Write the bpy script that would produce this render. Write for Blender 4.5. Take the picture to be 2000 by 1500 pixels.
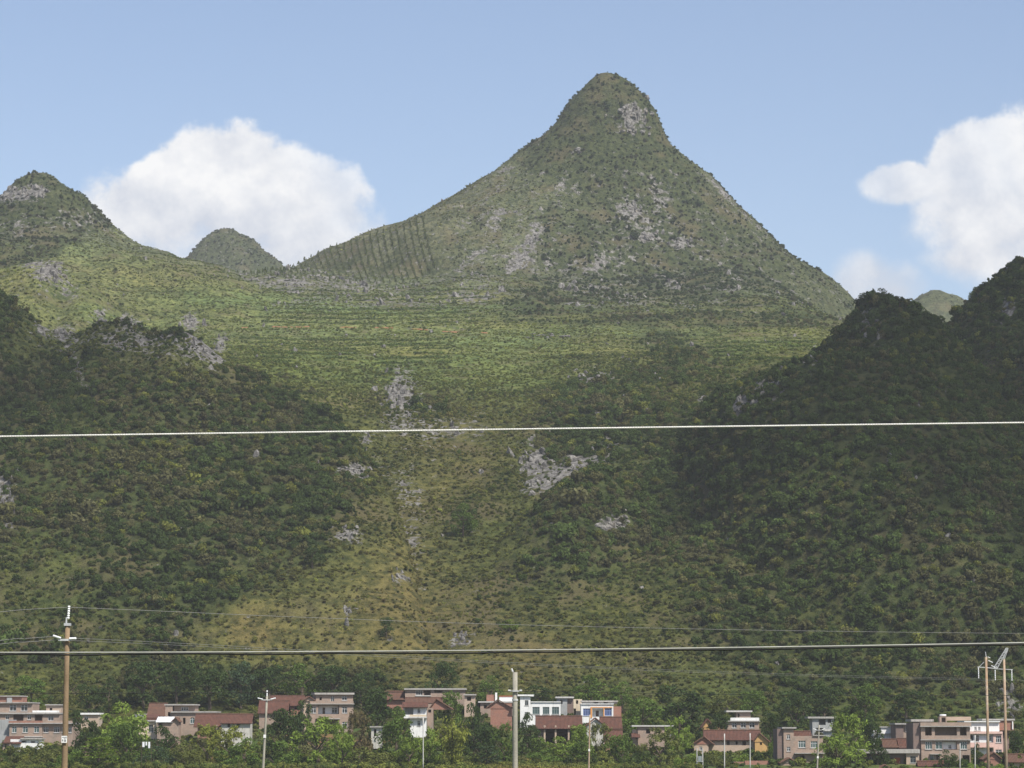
import bpy, bmesh, math, random
import numpy as np
from math import sin, cos, tan, pi, radians
from mathutils import Vector, Matrix, noise as mnoise

random.seed(7); RNG = np.random.default_rng(7)
scene = bpy.context.scene
for o in list(bpy.data.objects): bpy.data.objects.remove(o)

# ------------------------------------------------------------------ camera
F = 5500.0            # focal length in pixels of the 2000 px wide photograph
CAMZ = 8.0
TILT = math.atan((1420 - 750) / F)
cd = bpy.data.cameras.new('camera'); cam = bpy.data.objects.new('camera', cd)
scene.collection.objects.link(cam); scene.camera = cam
cd.sensor_width = 36; cd.lens = 36 * F / 2000; cd.clip_start = 0.5; cd.clip_end = 12000
cam.location = (0, 0, CAMZ); cam.rotation_euler = (pi / 2 + TILT, 0, 0)

# ------------------------------------------------------------------ sun
SUN_EL, SUN_AZ = radians(52), radians(38)     # azimuth: turned to the right of straight behind the camera
to_sun = Vector((sin(SUN_AZ) * cos(SUN_EL), -cos(SUN_AZ) * cos(SUN_EL), sin(SUN_EL)))
sl = bpy.data.lights.new('sun', 'SUN'); sun = bpy.data.objects.new('sun', sl)
scene.collection.objects.link(sun)
sl.energy = 5.0; sl.angle = radians(0.53); sl.color = (1.0, 0.945, 0.85)
sun.rotation_euler = to_sun.to_track_quat('Z', 'Y').to_euler(); sun.location = (60, -60, 120)

# ------------------------------------------------------------------ render and exposure
scene.render.engine = 'CYCLES'
scene.view_settings.view_transform = 'Standard'; scene.view_settings.look = 'None'
scene.view_settings.gamma = 1.0; scene.view_settings.exposure = 0.35
scene.view_settings.use_curve_mapping = False
cy = scene.cycles
cy.max_bounces = 5; cy.diffuse_bounces = 2; cy.glossy_bounces = 2; cy.transmission_bounces = 3
cy.transparent_max_bounces = 8; cy.volume_bounces = 0; cy.caustics_reflective = False; cy.caustics_refractive = False
cy.use_denoising = True; cy.denoiser = 'OPENIMAGEDENOISE'; cy.denoising_input_passes = 'RGB_ALBEDO_NORMAL'; cy.denoising_prefilter = 'ACCURATE'

# ------------------------------------------------------------------ world: daylight sky with cumulus
world = bpy.data.worlds.new('World'); scene.world = world; world.use_nodes = True
wt = world.node_tree; wt.nodes.clear()
class NT:
    """tiny helper to write node arithmetic"""
    def __init__(s, t): s.t = t
    def n(s, typ, **k):
        x = s.t.nodes.new(typ)
        for a, b in k.items(): setattr(x, a, b)
        return x
    def put(s, sock, v):
        if isinstance(v, bpy.types.NodeSocket): s.t.links.new(v, sock)
        else: sock.default_value = v
    def m(s, op, a, b=None, c=None, clamp=False):
        x = s.n('ShaderNodeMath', operation=op, use_clamp=clamp)
        s.put(x.inputs[0], a)
        if b is not None: s.put(x.inputs[1], b)
        if c is not None: s.put(x.inputs[2], c)
        return x.outputs[0]
    def smooth(s, v, lo, hi, a=0.0, b=1.0):
        x = s.n('ShaderNodeMapRange', interpolation_type='SMOOTHSTEP')
        s.put(x.inputs[0], v); s.put(x.inputs[1], lo); s.put(x.inputs[2], hi); s.put(x.inputs[3], a); s.put(x.inputs[4], b)
        return x.outputs[0]
    def mix(s, f, a, b, typ='MIX'):
        x = s.n('ShaderNodeMix', data_type='RGBA', blend_type=typ)
        s.put(x.inputs[0], f); s.put(x.inputs[6], a if not isinstance(a, tuple) else (*a, 1)[:4]); s.put(x.inputs[7], b if not isinstance(b, tuple) else (*b, 1)[:4])
        return x.outputs[2]
    def noise(s, vec, scale, detail=4, rough=0.55, lac=2.0):
        x = s.n('ShaderNodeTexNoise'); s.put(x.inputs['Vector'], vec)
        x.inputs['Scale'].default_value = scale; x.inputs['Detail'].default_value = detail
        x.inputs['Roughness'].default_value = rough; x.inputs['Lacunarity'].default_value = lac
        return x.outputs['Fac']
    def xyz(s, x, y, z):
        c = s.n('ShaderNodeCombineXYZ'); s.put(c.inputs[0], x); s.put(c.inputs[1], y); s.put(c.inputs[2], z); return c.outputs[0]

W = NT(wt)
tc = W.n('ShaderNodeTexCoord'); sep = W.n('ShaderNodeSeparateXYZ'); wt.links.new(tc.outputs['Generated'], sep.inputs[0])
sky = W.n('ShaderNodeTexSky', sky_type='NISHITA'); sky.sun_disc = False
sky.sun_elevation = SUN_EL; sky.sun_rotation = pi - SUN_AZ; sky.altitude = 200
sky.air_density = 1.0; sky.dust_density = 0.9; sky.ozone_density = 2.0
hx = W.m('SQRT', W.m('ADD', W.m('MULTIPLY', sep.outputs[0], sep.outputs[0]), W.m('MULTIPLY', sep.outputs[1], sep.outputs[1])))
A0 = W.m('MULTIPLY', W.m('ARCTAN2', sep.outputs[0], sep.outputs[1]), 5.5)
E = W.m('MULTIPLY', W.m('DIVIDE', sep.outputs[2], W.m('MAXIMUM', hx, 0.001)), 5.5)
A = W.m('SUBTRACT', W.m('PINGPONG', W.m('ADD', A0, 1.6), 3.2), 1.6)   # the same bank of cumulus goes on all round the horizon
p2 = W.xyz(A0, E, 0.0)
p2s = W.xyz(W.m('ADD', A0, 0.035), W.m('ADD', E, 0.05), 0.0)
n1 = W.noise(p2, 6.0, 9, 0.6); n1s = W.noise(p2s, 6.0, 9, 0.6)
nb = W.noise(W.xyz(A0, E, 3.7), 2.2, 3, 0.5)
PUFFS = [(-0.53, 1.07, .12, .11), (-0.60, 1.04, .14, .14), (-0.48, 0.99, .20, .15), (-0.70, 0.98, .17, .12), (-0.40, 0.96, .16, .15), (-0.36, 0.93, .14, .08),
         (-0.80, 0.96, .09, .09), (-0.56, .91, .36, .13), (-0.30, .935, .10, .06),
         (0.90, 1.09, .09, .09), (1.00, 1.07, .12, .12), (0.93, 1.00, .15, .11), (0.76, 1.06, .085, .05), (1.02, .96, .20, .13), (1.16, 1.08, .2, .2), (.95, .91, .14, .05),
         (.69, .865, .07, .065), (.745, .85, .075, .055), (.70, .82, .12, .05)]
d = None
for cx, cy_, rx, ry in PUFFS:
    qx = W.m('MULTIPLY', W.m('SUBTRACT', A, cx), 1 / rx); qy = W.m('MULTIPLY', W.m('SUBTRACT', E, cy_), 1 / ry)
    q = W.m('SUBTRACT', 1.0, W.m('ADD', W.m('MULTIPLY', qx, qx), W.m('MULTIPLY', qy, qy)))
    d = q if d is None else W.m('SMOOTH_MAX', d, q, 0.35)
dn = W.m('ADD', d, W.m('MULTIPLY', W.m('SUBTRACT', n1, 0.5), 2.6))
mask = W.smooth(dn, -0.12, W.smooth(E, 0.86, 1.10, 1.2, 0.30))
mask = W.m('MULTIPLY', mask, W.smooth(nb, 0.25, 0.55, 0.45, 0.97))
relief = W.m('MULTIPLY', W.m('SUBTRACT', n1, n1s), 2.6)
hgt = W.smooth(E, 0.86, 1.16, 0.0, 1.0)
lit = W.m('ADD', W.m('ADD', W.m('MULTIPLY', hgt, 0.5), relief), 0.30, clamp=True)
ccol = W.mix(lit, (4.3, 4.55, 5.1), (6.7, 6.65, 6.6))
blue = W.mix(1.0, sky.outputs[0], (1.09, 0.995, 0.975), 'MULTIPLY')
scol = W.mix(mask, blue, ccol)
bg = W.n('ShaderNodeBackground'); wt.links.new(scol, bg.inputs[0]); bg.inputs[1].default_value = 0.12
wo = W.n('ShaderNodeOutputWorld'); wt.links.new(bg.outputs[0], wo.inputs[0])

# ------------------------------------------------------------------ helpers
def at(px, py, Y):
    """world point at depth Y that the photograph shows at (px, py)"""
    v = 750 - py; yy = F * cos(TILT) - v * sin(TILT); zz = F * sin(TILT) + v * cos(TILT); s = Y / yy
    return Vector(((px - 1000) * s, Y, CAMZ + zz * s))
def topx(x, y, z):
    dz = z - CAMZ; fw = y * cos(TILT) + dz * sin(TILT); up = -y * sin(TILT) + dz * cos(TILT)
    return 1000 + F * x / fw, 750 - F * up / fw
def link(o, parent=None):
    scene.collection.objects.link(o)
    if parent is not None: o.parent = parent
    return o
def tag(o, label=None, cat=None, group=None, kind=None):
    if label: o['label'] = label
    if cat: o['category'] = cat
    if group: o['group'] = group
    if kind: o['kind'] = kind
    return o
def empty(name, loc, rz=0.0):
    o = bpy.data.objects.new(name, None); o.location = loc; o.rotation_euler = (0, 0, rz); o.empty_display_size = 0.5
    return link(o)
def mesh_np(name, V, Fc, smooth=False):
    me = bpy.data.meshes.new(name)
    V = np.asarray(V, dtype=np.float32); Fc = np.asarray(Fc, dtype=np.int32)
    k = Fc.shape[1]
    me.vertices.add(len(V)); me.vertices.foreach_set('co', V.ravel())
    me.loops.add(Fc.size); me.loops.foreach_set('vertex_index', Fc.ravel())
    me.polygons.add(len(Fc)); me.polygons.foreach_set('loop_start', np.arange(0, Fc.size, k, dtype=np.int32))
    try: me.polygons.foreach_set('loop_total', np.full(len(Fc), k, dtype=np.int32))
    except Exception: pass
    if smooth: me.polygons.foreach_set('use_smooth', np.ones(len(Fc), dtype=bool))
    me.update(calc_edges=True)
    return me
class MB:
    """collects boxes, prisms and tubes for ONE mesh object"""
    def __init__(s): s.v = []; s.f = []
    def quad(s, *p):
        b = len(s.v); s.v += [tuple(q) for q in p]; s.f.append(tuple(range(b, b + len(p)))); return s
    def box(s, x0, x1, y0, y1, z0, z1):
        b = len(s.v)
        s.v += [(x0, y0, z0), (x1, y0, z0), (x1, y1, z0), (x0, y1, z0), (x0, y0, z1), (x1, y0, z1), (x1, y1, z1), (x0, y1, z1)]
        s.f += [tuple(b + i for i in q) for q in ((0, 3, 2, 1), (4, 5, 6, 7), (0, 1, 5, 4), (1, 2, 6, 5), (2, 3, 7, 6), (3, 0, 4, 7))]
        return s
    def tube(s, pts, r, n=8, cap=True):
        pts = [Vector(p) for p in pts]; rs = r if isinstance(r, (list, tuple)) else [r] * len(pts)
        b = len(s.v); up = Vector((0, 0, 1))
        for i, p in enumerate(pts):
            t = (pts[min(i + 1, len(pts) - 1)] - pts[max(i - 1, 0)]).normalized()
            u = t.cross(up) if abs(t.z) < 0.95 else t.cross(Vector((0, 1, 0)))
            u.normalize(); w = t.cross(u)
            for k in range(n):
                a = 2 * pi * k / n; s.v.append(tuple(p + (u * cos(a) + w * sin(a)) * rs[i]))
        for i in range(len(pts) - 1):
            for k in range(n):
                k2 = (k + 1) % n; s.f.append((b + i * n + k, b + i * n + k2, b + (i + 1) * n + k2, b + (i + 1) * n + k))
        if cap:
            s.f.append(tuple(b + k for k in range(n))[::-1]); e = b + (len(pts) - 1) * n; s.f.append(tuple(e + k for k in range(n)))
        return s
    def build(s, name, mat, parent=None, smooth=False):
        me = bpy.data.meshes.new(name); me.from_pydata(s.v, [], s.f)
        bm = bmesh.new(); bm.from_mesh(me); bmesh.ops.recalc_face_normals(bm, faces=bm.faces); bm.to_mesh(me); bm.free()
        if smooth: me.polygons.foreach_set('use_smooth', [True] * len(me.polygons))
        me.materials.append(mat); o = bpy.data.objects.new(name, me)
        return link(o, parent)

# ---- 2-D gradient-free value noise in numpy
def _hash(ix, iy, s):
    n = (ix * 374761393 + iy * 668265263 + s * 974634777) & 0xffffffff
    n = ((n ^ (n >> 13)) * 1274126177) & 0xffffffff
    return ((n ^ (n >> 16)) & 0xffff) / 65535.0
def vn(x, y, s=0):
    fx = np.floor(x); fy = np.floor(y); ix = fx.astype(np.int64); iy = fy.astype(np.int64)
    u = x - fx; v = y - fy; u = u * u * u * (u * (u * 6 - 15) + 10); v = v * v * v * (v * (v * 6 - 15) + 10)
    a = _hash(ix, iy, s); b = _hash(ix + 1, iy, s); c = _hash(ix, iy + 1, s); d_ = _hash(ix + 1, iy + 1, s)
    return (a * (1 - u) + b * u) * (1 - v) + (c * (1 - u) + d_ * u) * v
def fbm(x, y, wl, octv=4, s=0, gain=0.5):
    t = 0; amp = 1; tot = 0; k = 1.0 / wl
    for i in range(octv):
        t = t + amp * (vn(x * k + 17.3 * i, y * k - 9.1 * i, s + i) * 2 - 1); tot += amp; amp *= gain; k *= 2.03
    return t / tot
def ridged(x, y, wl, octv=3, s=0): return 1 - np.abs(fbm(x, y, wl, octv, s)) * 2
def sstep(a, b, x):
    t = np.clip((x - a) / (b - a), 0, 1); return t * t * (3 - 2 * t)
def smax(a, b, k):
    h = np.clip(0.5 + 0.5 * (a - b) / k, 0, 1); return b * (1 - h) + a * h + k * h * (1 - h)
# ------------------------------------------------------------------ materials
MATS = {}
def new_mat(name):
    m = bpy.data.materials.new(name); m.use_nodes = True; MATS[name] = m
    t = m.node_tree; return m, NT(t), t.nodes['Principled BSDF'], t.nodes['Material Output']
def surf(name, c1, c2, scale=1.5, rough=0.85, stain=None, fine=12.0, bump=0.0, spec=0.2, contrast=0.22):
    """weathered surface: two tones mixed by noise, optional rain-streak stain colour"""
    m, N, bs, out = new_mat(name)
    tc = N.n('ShaderNodeTexCoord'); P = tc.outputs['Object']
    f = N.smooth(N.noise(P, scale, 5, 0.6), 0.5 - contrast, 0.5 + contrast)
    c = N.mix(f, c1, c2)
    c = N.mix(N.m('MULTIPLY', N.smooth(N.noise(P, fine, 3, 0.6), 0.3, 0.7), 0.35), c, tuple(0.62 * q for q in c1))
    if stain:
        mp = N.n('ShaderNodeMapping'); N.put(mp.inputs[0], P); mp.inputs['Scale'].default_value = (2.2, 2.2, 0.25)
        c = N.mix(N.m('MULTIPLY', N.smooth(N.noise(mp.outputs[0], 1.3, 5, 0.65), 0.5, 0.72), 0.75), c, stain)
    N.put(bs.inputs['Base Color'], c); bs.inputs['Roughness'].default_value = rough
    bs.inputs['Specular IOR Level'].default_value = spec
    if bump:
        b = N.n('ShaderNodeBump'); b.inputs['Strength'].default_value = bump; b.inputs['Distance'].default_value = 0.05
        N.put(b.inputs['Height'], N.noise(P, fine, 4, 0.6)); N.put(bs.inputs['Normal'], b.outputs[0])
    return m
def brick_mat(name, c1, c2, mortar, stain):
    m, N, bs, out = new_mat(name)
    tc = N.n('ShaderNodeTexCoord'); P = tc.outputs['Object']
    mp = N.n('ShaderNodeMapping'); N.put(mp.inputs[0], P); mp.inputs['Rotation'].default_value = (pi / 2, 0, 0)
    b = N.n('ShaderNodeTexBrick'); N.put(b.inputs['Vector'], mp.outputs[0]); b.inputs['Scale'].default_value = 1.0
    b.inputs['Brick Width'].default_value = 0.5; b.inputs['Row Height'].default_value = 0.17; b.inputs['Mortar Size'].default_value = 0.018
    b.inputs['Color1'].default_value = (*c1, 1); b.inputs['Color2'].default_value = (*c2, 1); b.inputs['Mortar'].default_value = (*mortar, 1)
    f = N.smooth(N.noise(P, 0.5, 5, 0.65), 0.42, 0.68)
    c = N.mix(N.m('MULTIPLY', f, 0.7), b.outputs[0], stain)
    c = N.mix(N.m('MULTIPLY', N.smooth(N.noise(P, 3.5, 4, 0.6), 0.35, 0.7), 0.4), c, mortar)
    N.put(bs.inputs['Base Color'], c); bs.inputs['Roughness'].default_value = 0.9; bs.inputs['Specular IOR Level'].default_value = 0.1
    return m
brick_mat('brick_pink', (.345, .232, .175), (.28, .185, .138), (.335, .295, .25), (.20, .17, .145))
brick_mat('brick_red', (.33, .13, .085), (.26, .10, .07), (.30, .22, .18), (.20, .12, .09))
brick_mat('brick_buff', (.46, .33, .24), (.40, .28, .20), (.45, .40, .34), (.33, .26, .2))
brick_mat('brick_dark', (.20, .13, .11), (.16, .11, .10), (.2, .17, .15), (.13, .11, .1))  # dark brick; also carries painted shade on some house sides
surf('plaster_white', (.80, .80, .78), (.72, .73, .72), 0.7, 0.8, stain=(.42, .42, .40))
surf('plaster_grey', (.36, .37, .37), (.28, .29, .29), 0.7, 0.9, stain=(.16, .16, .15))
surf('plaster_cream', (.66, .56, .42), (.60, .50, .36), 0.7, 0.85, stain=(.35, .30, .24))
surf('plaster_pink', (.70, .48, .42), (.64, .44, .38), 0.7, 0.85, stain=(.40, .30, .27))
surf('plaster_orange', (.66, .30, .08), (.60, .26, .07), 0.8, 0.8)
surf('mud_yellow', (.56, .36, .15), (.46, .28, .12), 0.8, 0.95, stain=(.30, .20, .10))
surf('concrete', (.42, .40, .37), (.33, .32, .30), 0.8, 0.9, stain=(.17, .16, .15))
surf('concrete_pale', (.55, .54, .51), (.47, .46, .44), 0.8, 0.9, stain=(.25, .24, .22))
surf('roof_tile', (.135, .062, .044), (.088, .047, .036), 1.1, 0.9, stain=(.055, .042, .036), fine=6)
surf('roof_tile_brown', (.145, .075, .05), (.10, .06, .045), 1.1, 0.9, stain=(.07, .055, .045), fine=6)
surf('wood_dark', (.10, .065, .04), (.07, .045, .03), 3, 0.8)
surf('door_red', (.38, .11, .05), (.30, .08, .04), 2, 0.6)
surf('metal_white', (.75, .76, .77), (.66, .67, .68), 2, 0.45, spec=0.5)
surf('frame_white', (.68, .69, .69), (.6, .61, .61), 2, 0.5, spec=0.4)
surf('frame_grey', (.25, .28, .28), (.20, .23, .23), 2, 0.5, spec=0.4)
surf('frame_blue', (.25, .32, .55), (.2, .27, .5), 2, 0.5, spec=0.4)
surf('pole_brown', (.27, .195, .12), (.21, .15, .09), 1.2, 0.9, stain=(.16, .11, .07), bump=0.3)
surf('pole_grey', (.36, .34, .28), (.29, .275, .23), 1.2, 0.9, stain=(.19, .18, .15), bump=0.3)
surf('pole_rust', (.34, .22, .13), (.42, .36, .29), 0.9, 0.9, stain=(.2, .12, .07), bump=0.3)
surf('steel', (.52, .53, .53), (.42, .43, .43), 3, 0.5, spec=0.5)
surf('porcelain', (.85, .86, .86), (.8, .8, .8), 4, 0.25, spec=0.6)
surf('cable_white', (.78, .77, .72), (.68, .66, .61), 20, 0.6)
surf('cable_grey', (.42, .42, .37), (.34, .34, .30), 8, 0.6)
surf('cable_black', (.018, .018, .018), (.03, .03, .03), 8, 0.6)
surf('wire_dull', (.25, .25, .23), (.19, .19, .18), 8, 0.6)
surf('plaster_dirty', (.56, .54, .49), (.42, .41, .37), 0.9, 0.9, stain=(.22, .21, .18))
surf('plate_white', (.80, .80, .78), (.74, .74, .72), 3, 0.6)
surf('ink_dark', (.03, .03, .035), (.04, .04, .04), 3, 0.8)
surf('laundry', (.8, .8, .82), (.7, .72, .78), 2, 0.9)
surf('red_earth', (.33, .15, .075), (.26, .12, .06), 0.7, 0.95, stain=(.18, .11, .06))
surf('bark', (.13, .10, .075), (.09, .07, .05), 4, 0.95)
def glass(name, col, rough):
    m, N, bs, out = new_mat(name)
    bs.inputs['Base Color'].default_value = (*col, 1); bs.inputs['Roughness'].default_value = rough; bs.inputs['Specular IOR Level'].default_value = 0.6
glass('glass_dark', (.025, .032, .038), 0.12); glass('glass_teal', (.05, .09, .09), 0.15); glass('glass_blue', (.06, .09, .2), 0.15)
# limestone
def rock_mat():
    m, N, bs, out = new_mat('limestone')
    g = N.n('ShaderNodeNewGeometry'); P = g.outputs['Position']
    c = N.mix(N.smooth(N.noise(P, 0.35, 6, 0.65), 0.36, 0.62), (.072, .069, .066), (.25, .24, .222))
    mp = N.n('ShaderNodeMapping'); N.put(mp.inputs[0], P); mp.inputs['Scale'].default_value = (1, 1, 0.3)
    c = N.mix(N.smooth(N.noise(mp.outputs[0], 0.9, 5, 0.65), 0.52, 0.66), c, (.045, .043, .040))
    c = N.mix(N.m('MULTIPLY', N.smooth(N.noise(P, 0.22, 4, 0.6), 0.55, 0.7), 0.6), c, (.27, .235, .18))
    N.put(bs.inputs['Base Color'], c); bs.inputs['Roughness'].default_value = 0.95; bs.inputs['Specular IOR Level'].default_value = 0.1
    b = N.n('ShaderNodeBump'); b.inputs['Strength'].default_value = 1.0; b.inputs['Distance'].default_value = 0.8
    N.put(b.inputs['Height'], N.noise(P, 0.9, 5, 0.7)); N.put(bs.inputs['Normal'], b.outputs[0])
rock_mat()
# hillside: per-vertex ground cover (grass / dry grass / stone) broken up by noise
def hill_mat():
    m, N, bs, out = new_mat('hillside')
    at_ = N.n('ShaderNodeAttribute'); at_.attribute_name = 'cover'
    ar = N.n('ShaderNodeAttribute'); ar.attribute_name = 'stone'
    g = N.n('ShaderNodeNewGeometry'); P = g.outputs['Position']
    c = at_.outputs['Color']
    c = N.mix(N.smooth(N.noise(P, 0.35, 5, 0.65), 0.36, 0.64), N.mix(1.0, c, (.45, .52, .45), 'MULTIPLY'), N.mix(1.0, c, (1.4, 1.32, 1.15), 'MULTIPLY'))
    c = N.mix(N.m('MULTIPLY', N.smooth(N.noise(P, 0.05, 4, 0.6), 0.5, 0.68), 0.5), c, (.115, .09, .05))
    st = N.m('ADD', N.noise(P, 0.28, 5, 0.7), N.m('MULTIPLY', ar.outputs['Fac'], 0.62))
    rc = N.mix(N.smooth(N.noise(P, 0.6, 4, 0.7), 0.35, 0.65), (.06, .057, .054), (.23, .22, .203))
    c = N.mix(N.smooth(st, 0.69, 0.75), c, rc)
    N.put(bs.inputs['Base Color'], c); bs.inputs['Roughness'].default_value = 1.0; bs.inputs['Specular IOR Level'].default_value = 0.05
    b = N.n('ShaderNodeBump'); b.inputs['Strength'].default_value = 1.0; b.inputs['Distance'].default_value = 0.9
    N.put(b.inputs['Height'], N.noise(P, 0.8, 5, 0.7)); N.put(bs.inputs['Normal'], b.outputs[0])
hill_mat()
def ground_mat():
    m, N, bs, out = new_mat('field')
    g = N.n('ShaderNodeNewGeometry'); P = g.outputs['Position']
    c = N.mix(N.smooth(N.noise(P, 0.06, 5, 0.6), 0.4, 0.62), (.055, .085, .024), (.10, .105, .035))
    c = N.mix(N.smooth(N.noise(P, 0.03, 4, 0.6), 0.56, 0.66), c, (.20, .11, .055))
    c = N.mix(N.m('MULTIPLY', N.smooth(N.noise(P, 1.2, 4, 0.6), 0.4, 0.7), 0.5), c, (.04, .05, .02))
    N.put(bs.inputs['Base Color'], c); bs.inputs['Roughness'].default_value = 1.0; bs.inputs['Specular IOR Level'].default_value = 0.05
ground_mat()
def leaf_mat(name, source):
    """leaves: colour comes from the plant (instance attribute or object colour), varied leaf by leaf"""
    m, N, bs, out = new_mat(name)
    if source == 'instance':
        a = N.n('ShaderNodeAttribute'); a.attribute_type = 'INSTANCER'; a.attribute_name = 'tint'; c = a.outputs['Color']
    else:
        a = N.n('ShaderNodeObjectInfo'); c = a.outputs['Color']
    g = N.n('ShaderNodeNewGeometry')
    r = N.m('MULTIPLY_ADD', g.outputs['Random Per Island'], 0.55, 0.72)
    v = N.n('ShaderNodeVectorMath', operation='SCALE'); N.put(v.inputs[0], c); N.put(v.inputs[3], r); c = v.outputs[0]
    d = N.n('ShaderNodeBsdfDiffuse'); N.put(d.inputs[0], c)
    tr = N.n('ShaderNodeBsdfTranslucent'); tc_ = N.mix(1.0, c, (1.1, 1.15, 0.6), 'MULTIPLY'); N.put(tr.inputs[0], tc_)
    ms = N.n('ShaderNodeMixShader'); ms.inputs[0].default_value = 0.25
    N.put(ms.inputs[1], d.outputs[0]); N.put(ms.inputs[2], tr.outputs[0]); N.put(out.inputs['Surface'], ms.outputs[0])
leaf_mat('leaf_shrub', 'instance'); leaf_mat('leaf_tree', 'object')

# ------------------------------------------------------------------ terrain
YB = np.array([-200, 4, 22, 545, 600, 640, 662, 690, 780, 900, 1050, 1200, 1450, 1560, 1650, 1700, 1800, 1950, 2600])
ZB = np.array([6.2, 6.2, 0, 0, 3.0, 8.0, 13, 25, 60, 107, 146, 178, 236, 262, 277, 276, 255, 190, 60.])
def base(X, Y):
    z = np.interp(Y, YB, ZB)
    xg = np.interp(Y, [660, 900, 1200], [-27, -18, -8])
    z = z + np.clip(0.0013 * (X - xg) ** 2, 0, 14) * sstep(665, 760, Y) * (1 - sstep(900, 1150, Y))
    z = z - 70 * sstep(120, 250, X) * sstep(1150, 1500, Y) - 4 * sstep(60, 200, -X) * sstep(1500, 1650, Y) * sstep(-330, -240, X)
    return z
class Peak:
    def __init__(s, Yp, apex, left, right, kf=1.0, kb=1.0):
        a = at(*apex, Yp); s.x, s.y, s.z = a.x, Yp, a.z; s.kf, s.kb = kf, kb
        def prof(pts):
            r = [0.0]; z = [a.z]
            for q in pts:
                w = at(*q, Yp); r.append(abs(w.x - a.x)); z.append(w.z)
            sl_ = (z[-1] - z[-2]) / max(r[-1] - r[-2], .1); r.append(r[-1] + 600); z.append(z[-1] + 600 * min(sl_, -0.25))
            return np.array(r), np.array(z)
        s.L = prof(left); s.R = prof(right)
    def h(s, X, Y):
        dx = X - s.x; dy = Y - s.y; dy = np.where(dy < 0, dy * s.kf, dy * s.kb)
        r = np.hypot(dx, dy); w = sstep(-0.75, 0.75, dx / np.maximum(r, .01))
        return np.interp(r, *s.L) * (1 - w) + np.interp(r, *s.R) * w
class Ridge:
    def __init__(s, pts, foot, back=0.7, bulge=0.0):
        P = [at(*p) for p in pts]; s.x = np.array([p.x for p in P]); s.y = np.array([p.y for p in P]); s.z = np.array([p.z for p in P])
        s.fy, s.fz = foot; s.back = back; s.bulge = bulge
    def h(s, X, Y):
        yc = np.interp(X, s.x, s.y); zc = np.interp(X, s.x, s.z)
        t = (yc - Y) / np.maximum(yc - s.fy, 20)
        fz = np.minimum(s.fz, zc - 4)
        fr = zc + (fz - zc) * t + s.bulge * (zc - fz) * np.clip(t, 0, 1) * (1 - np.clip(t, 0, 1))
        bk = zc - s.back * (Y - yc)
        return np.where(Y < yc, fr, bk)
main_peak = Peak(1650, (1190, 141),
    [(1165, 150), (1150, 163), (1110, 203), (1085, 245), (1060, 270), (1030, 290), (960, 345), (880, 388), (800, 430), (700, 466), (600, 503), (520, 555), (440, 625)],
    [(1212, 148), (1235, 163), (1255, 185), (1280, 215), (1298, 262), (1310, 285), (1335, 305), (1390, 350), (1440, 402), (1500, 458), (1560, 512), (1620, 552), (1660, 582), (1750, 665), (1850, 760)], 1.5, 0.8)
bumps = [Peak(965, (783, 735), [(765, 752), (740, 785), (700, 845), (660, 920)], [(800, 748), (840, 800), (900, 860), (950, 930)], 0.8),
         Peak(985, (1165, 728), [(1130, 750), (1090, 790), (1040, 850), (1000, 930)], [(1200, 750), (1240, 785), (1290, 840), (1340, 920)], 0.7),
         Peak(1060, (1345, 692), [(1310, 705), (1270, 745), (1220, 810)], [(1380, 712), (1430, 750), (1480, 810)], 0.8),
         Peak(1330, (1040, 572), [(1000, 588), (960, 625), (920, 680)], [(1080, 590), (1120, 630), (1160, 690)], 0.8),
         Peak(1220, (1270, 645), [(1240, 658), (1200, 690), (1170, 740)], [(1300, 658), (1340, 690), (1380, 740)], 0.8),
         Peak(900, (1045, 868), [(1020, 900), (980, 960), (940, 1040)], [(1080, 880), (1140, 920), (1190, 980)], 0.7)]
def h_main(X, Y):
    z = smax(base(X, Y), main_peak.h(X, Y), 6)
    for b in bumps: z = smax(z, b.h(X, Y), 3)
    k = sstep(650, 700, Y)
    rg = sstep(1250, 1500, Y)
    z = z + k * (fbm(X, Y, 70, 3, 11) * (2.0 + 3.0 * rg) * (1 - .7 * np.exp(-(np.hypot(X - main_peak.x, Y - main_peak.y) / 40) ** 2)) + fbm(X, Y, 22, 3, 12) * 1.5 + fbm(X, Y, 7, 2, 13) * 0.55 - 1.5)
    # horizontal rock steps and downhill gullies on the cone
    dx = X - main_peak.x; dy = Y - main_peak.y; az = np.arctan2(dx, -dy); r = np.hypot(dx, dy)
    z = z + 2.6 * np.exp(-(r / 30) ** 2)
    z = z + rg * sstep(15, 60, r) * fbm(az * 30, r * 0.12, 2.6, 3, 14) * 2.6
    return z
hillA = Ridge([(-420, 420, 940), (-250, 455, 940), (-100, 515, 930), (0, 556, 920), (50, 598, 910), (90, 636, 905), (140, 640, 900), (200, 612, 895), (260, 622, 890), (310, 634, 890), (357, 622, 885), (400, 656, 880), (444, 690, 875),
               (500, 724, 868), (560, 760, 858), (640, 800, 845), (700, 850, 828), (745, 905, 810), (780, 975, 785), (806, 1060, 760), (826, 1150, 735), (845, 1260, 705), (870, 1420, 690), (950, 2000, 690)], (676, 18), 0.55, 0.25)
hillB = Ridge([(-500, 330, 1180), (-200, 440, 1180), (-80, 500, 1180), (0, 514, 1180), (60, 500, 1180), (100, 510, 1175), (145, 556, 1170), (172, 546, 1170), (212, 580, 1165), (255, 618, 1160), (320, 650, 1150), (420, 720, 1140), (600, 900, 1130), (760, 1100, 1120)], (900, 60), 0.4)
hillC = Peak(1560, (72, 331), [(50, 338), (30, 352), (5, 378), (-10, 395), (-60, 440), (-150, 480), (-300, 540)], [(98, 336), (125, 355), (165, 374), (190, 388), (208, 412), (228, 432), (262, 465), (300, 490), (345, 507), (420, 530), (600, 590)], 0.9, 0.8)
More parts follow.
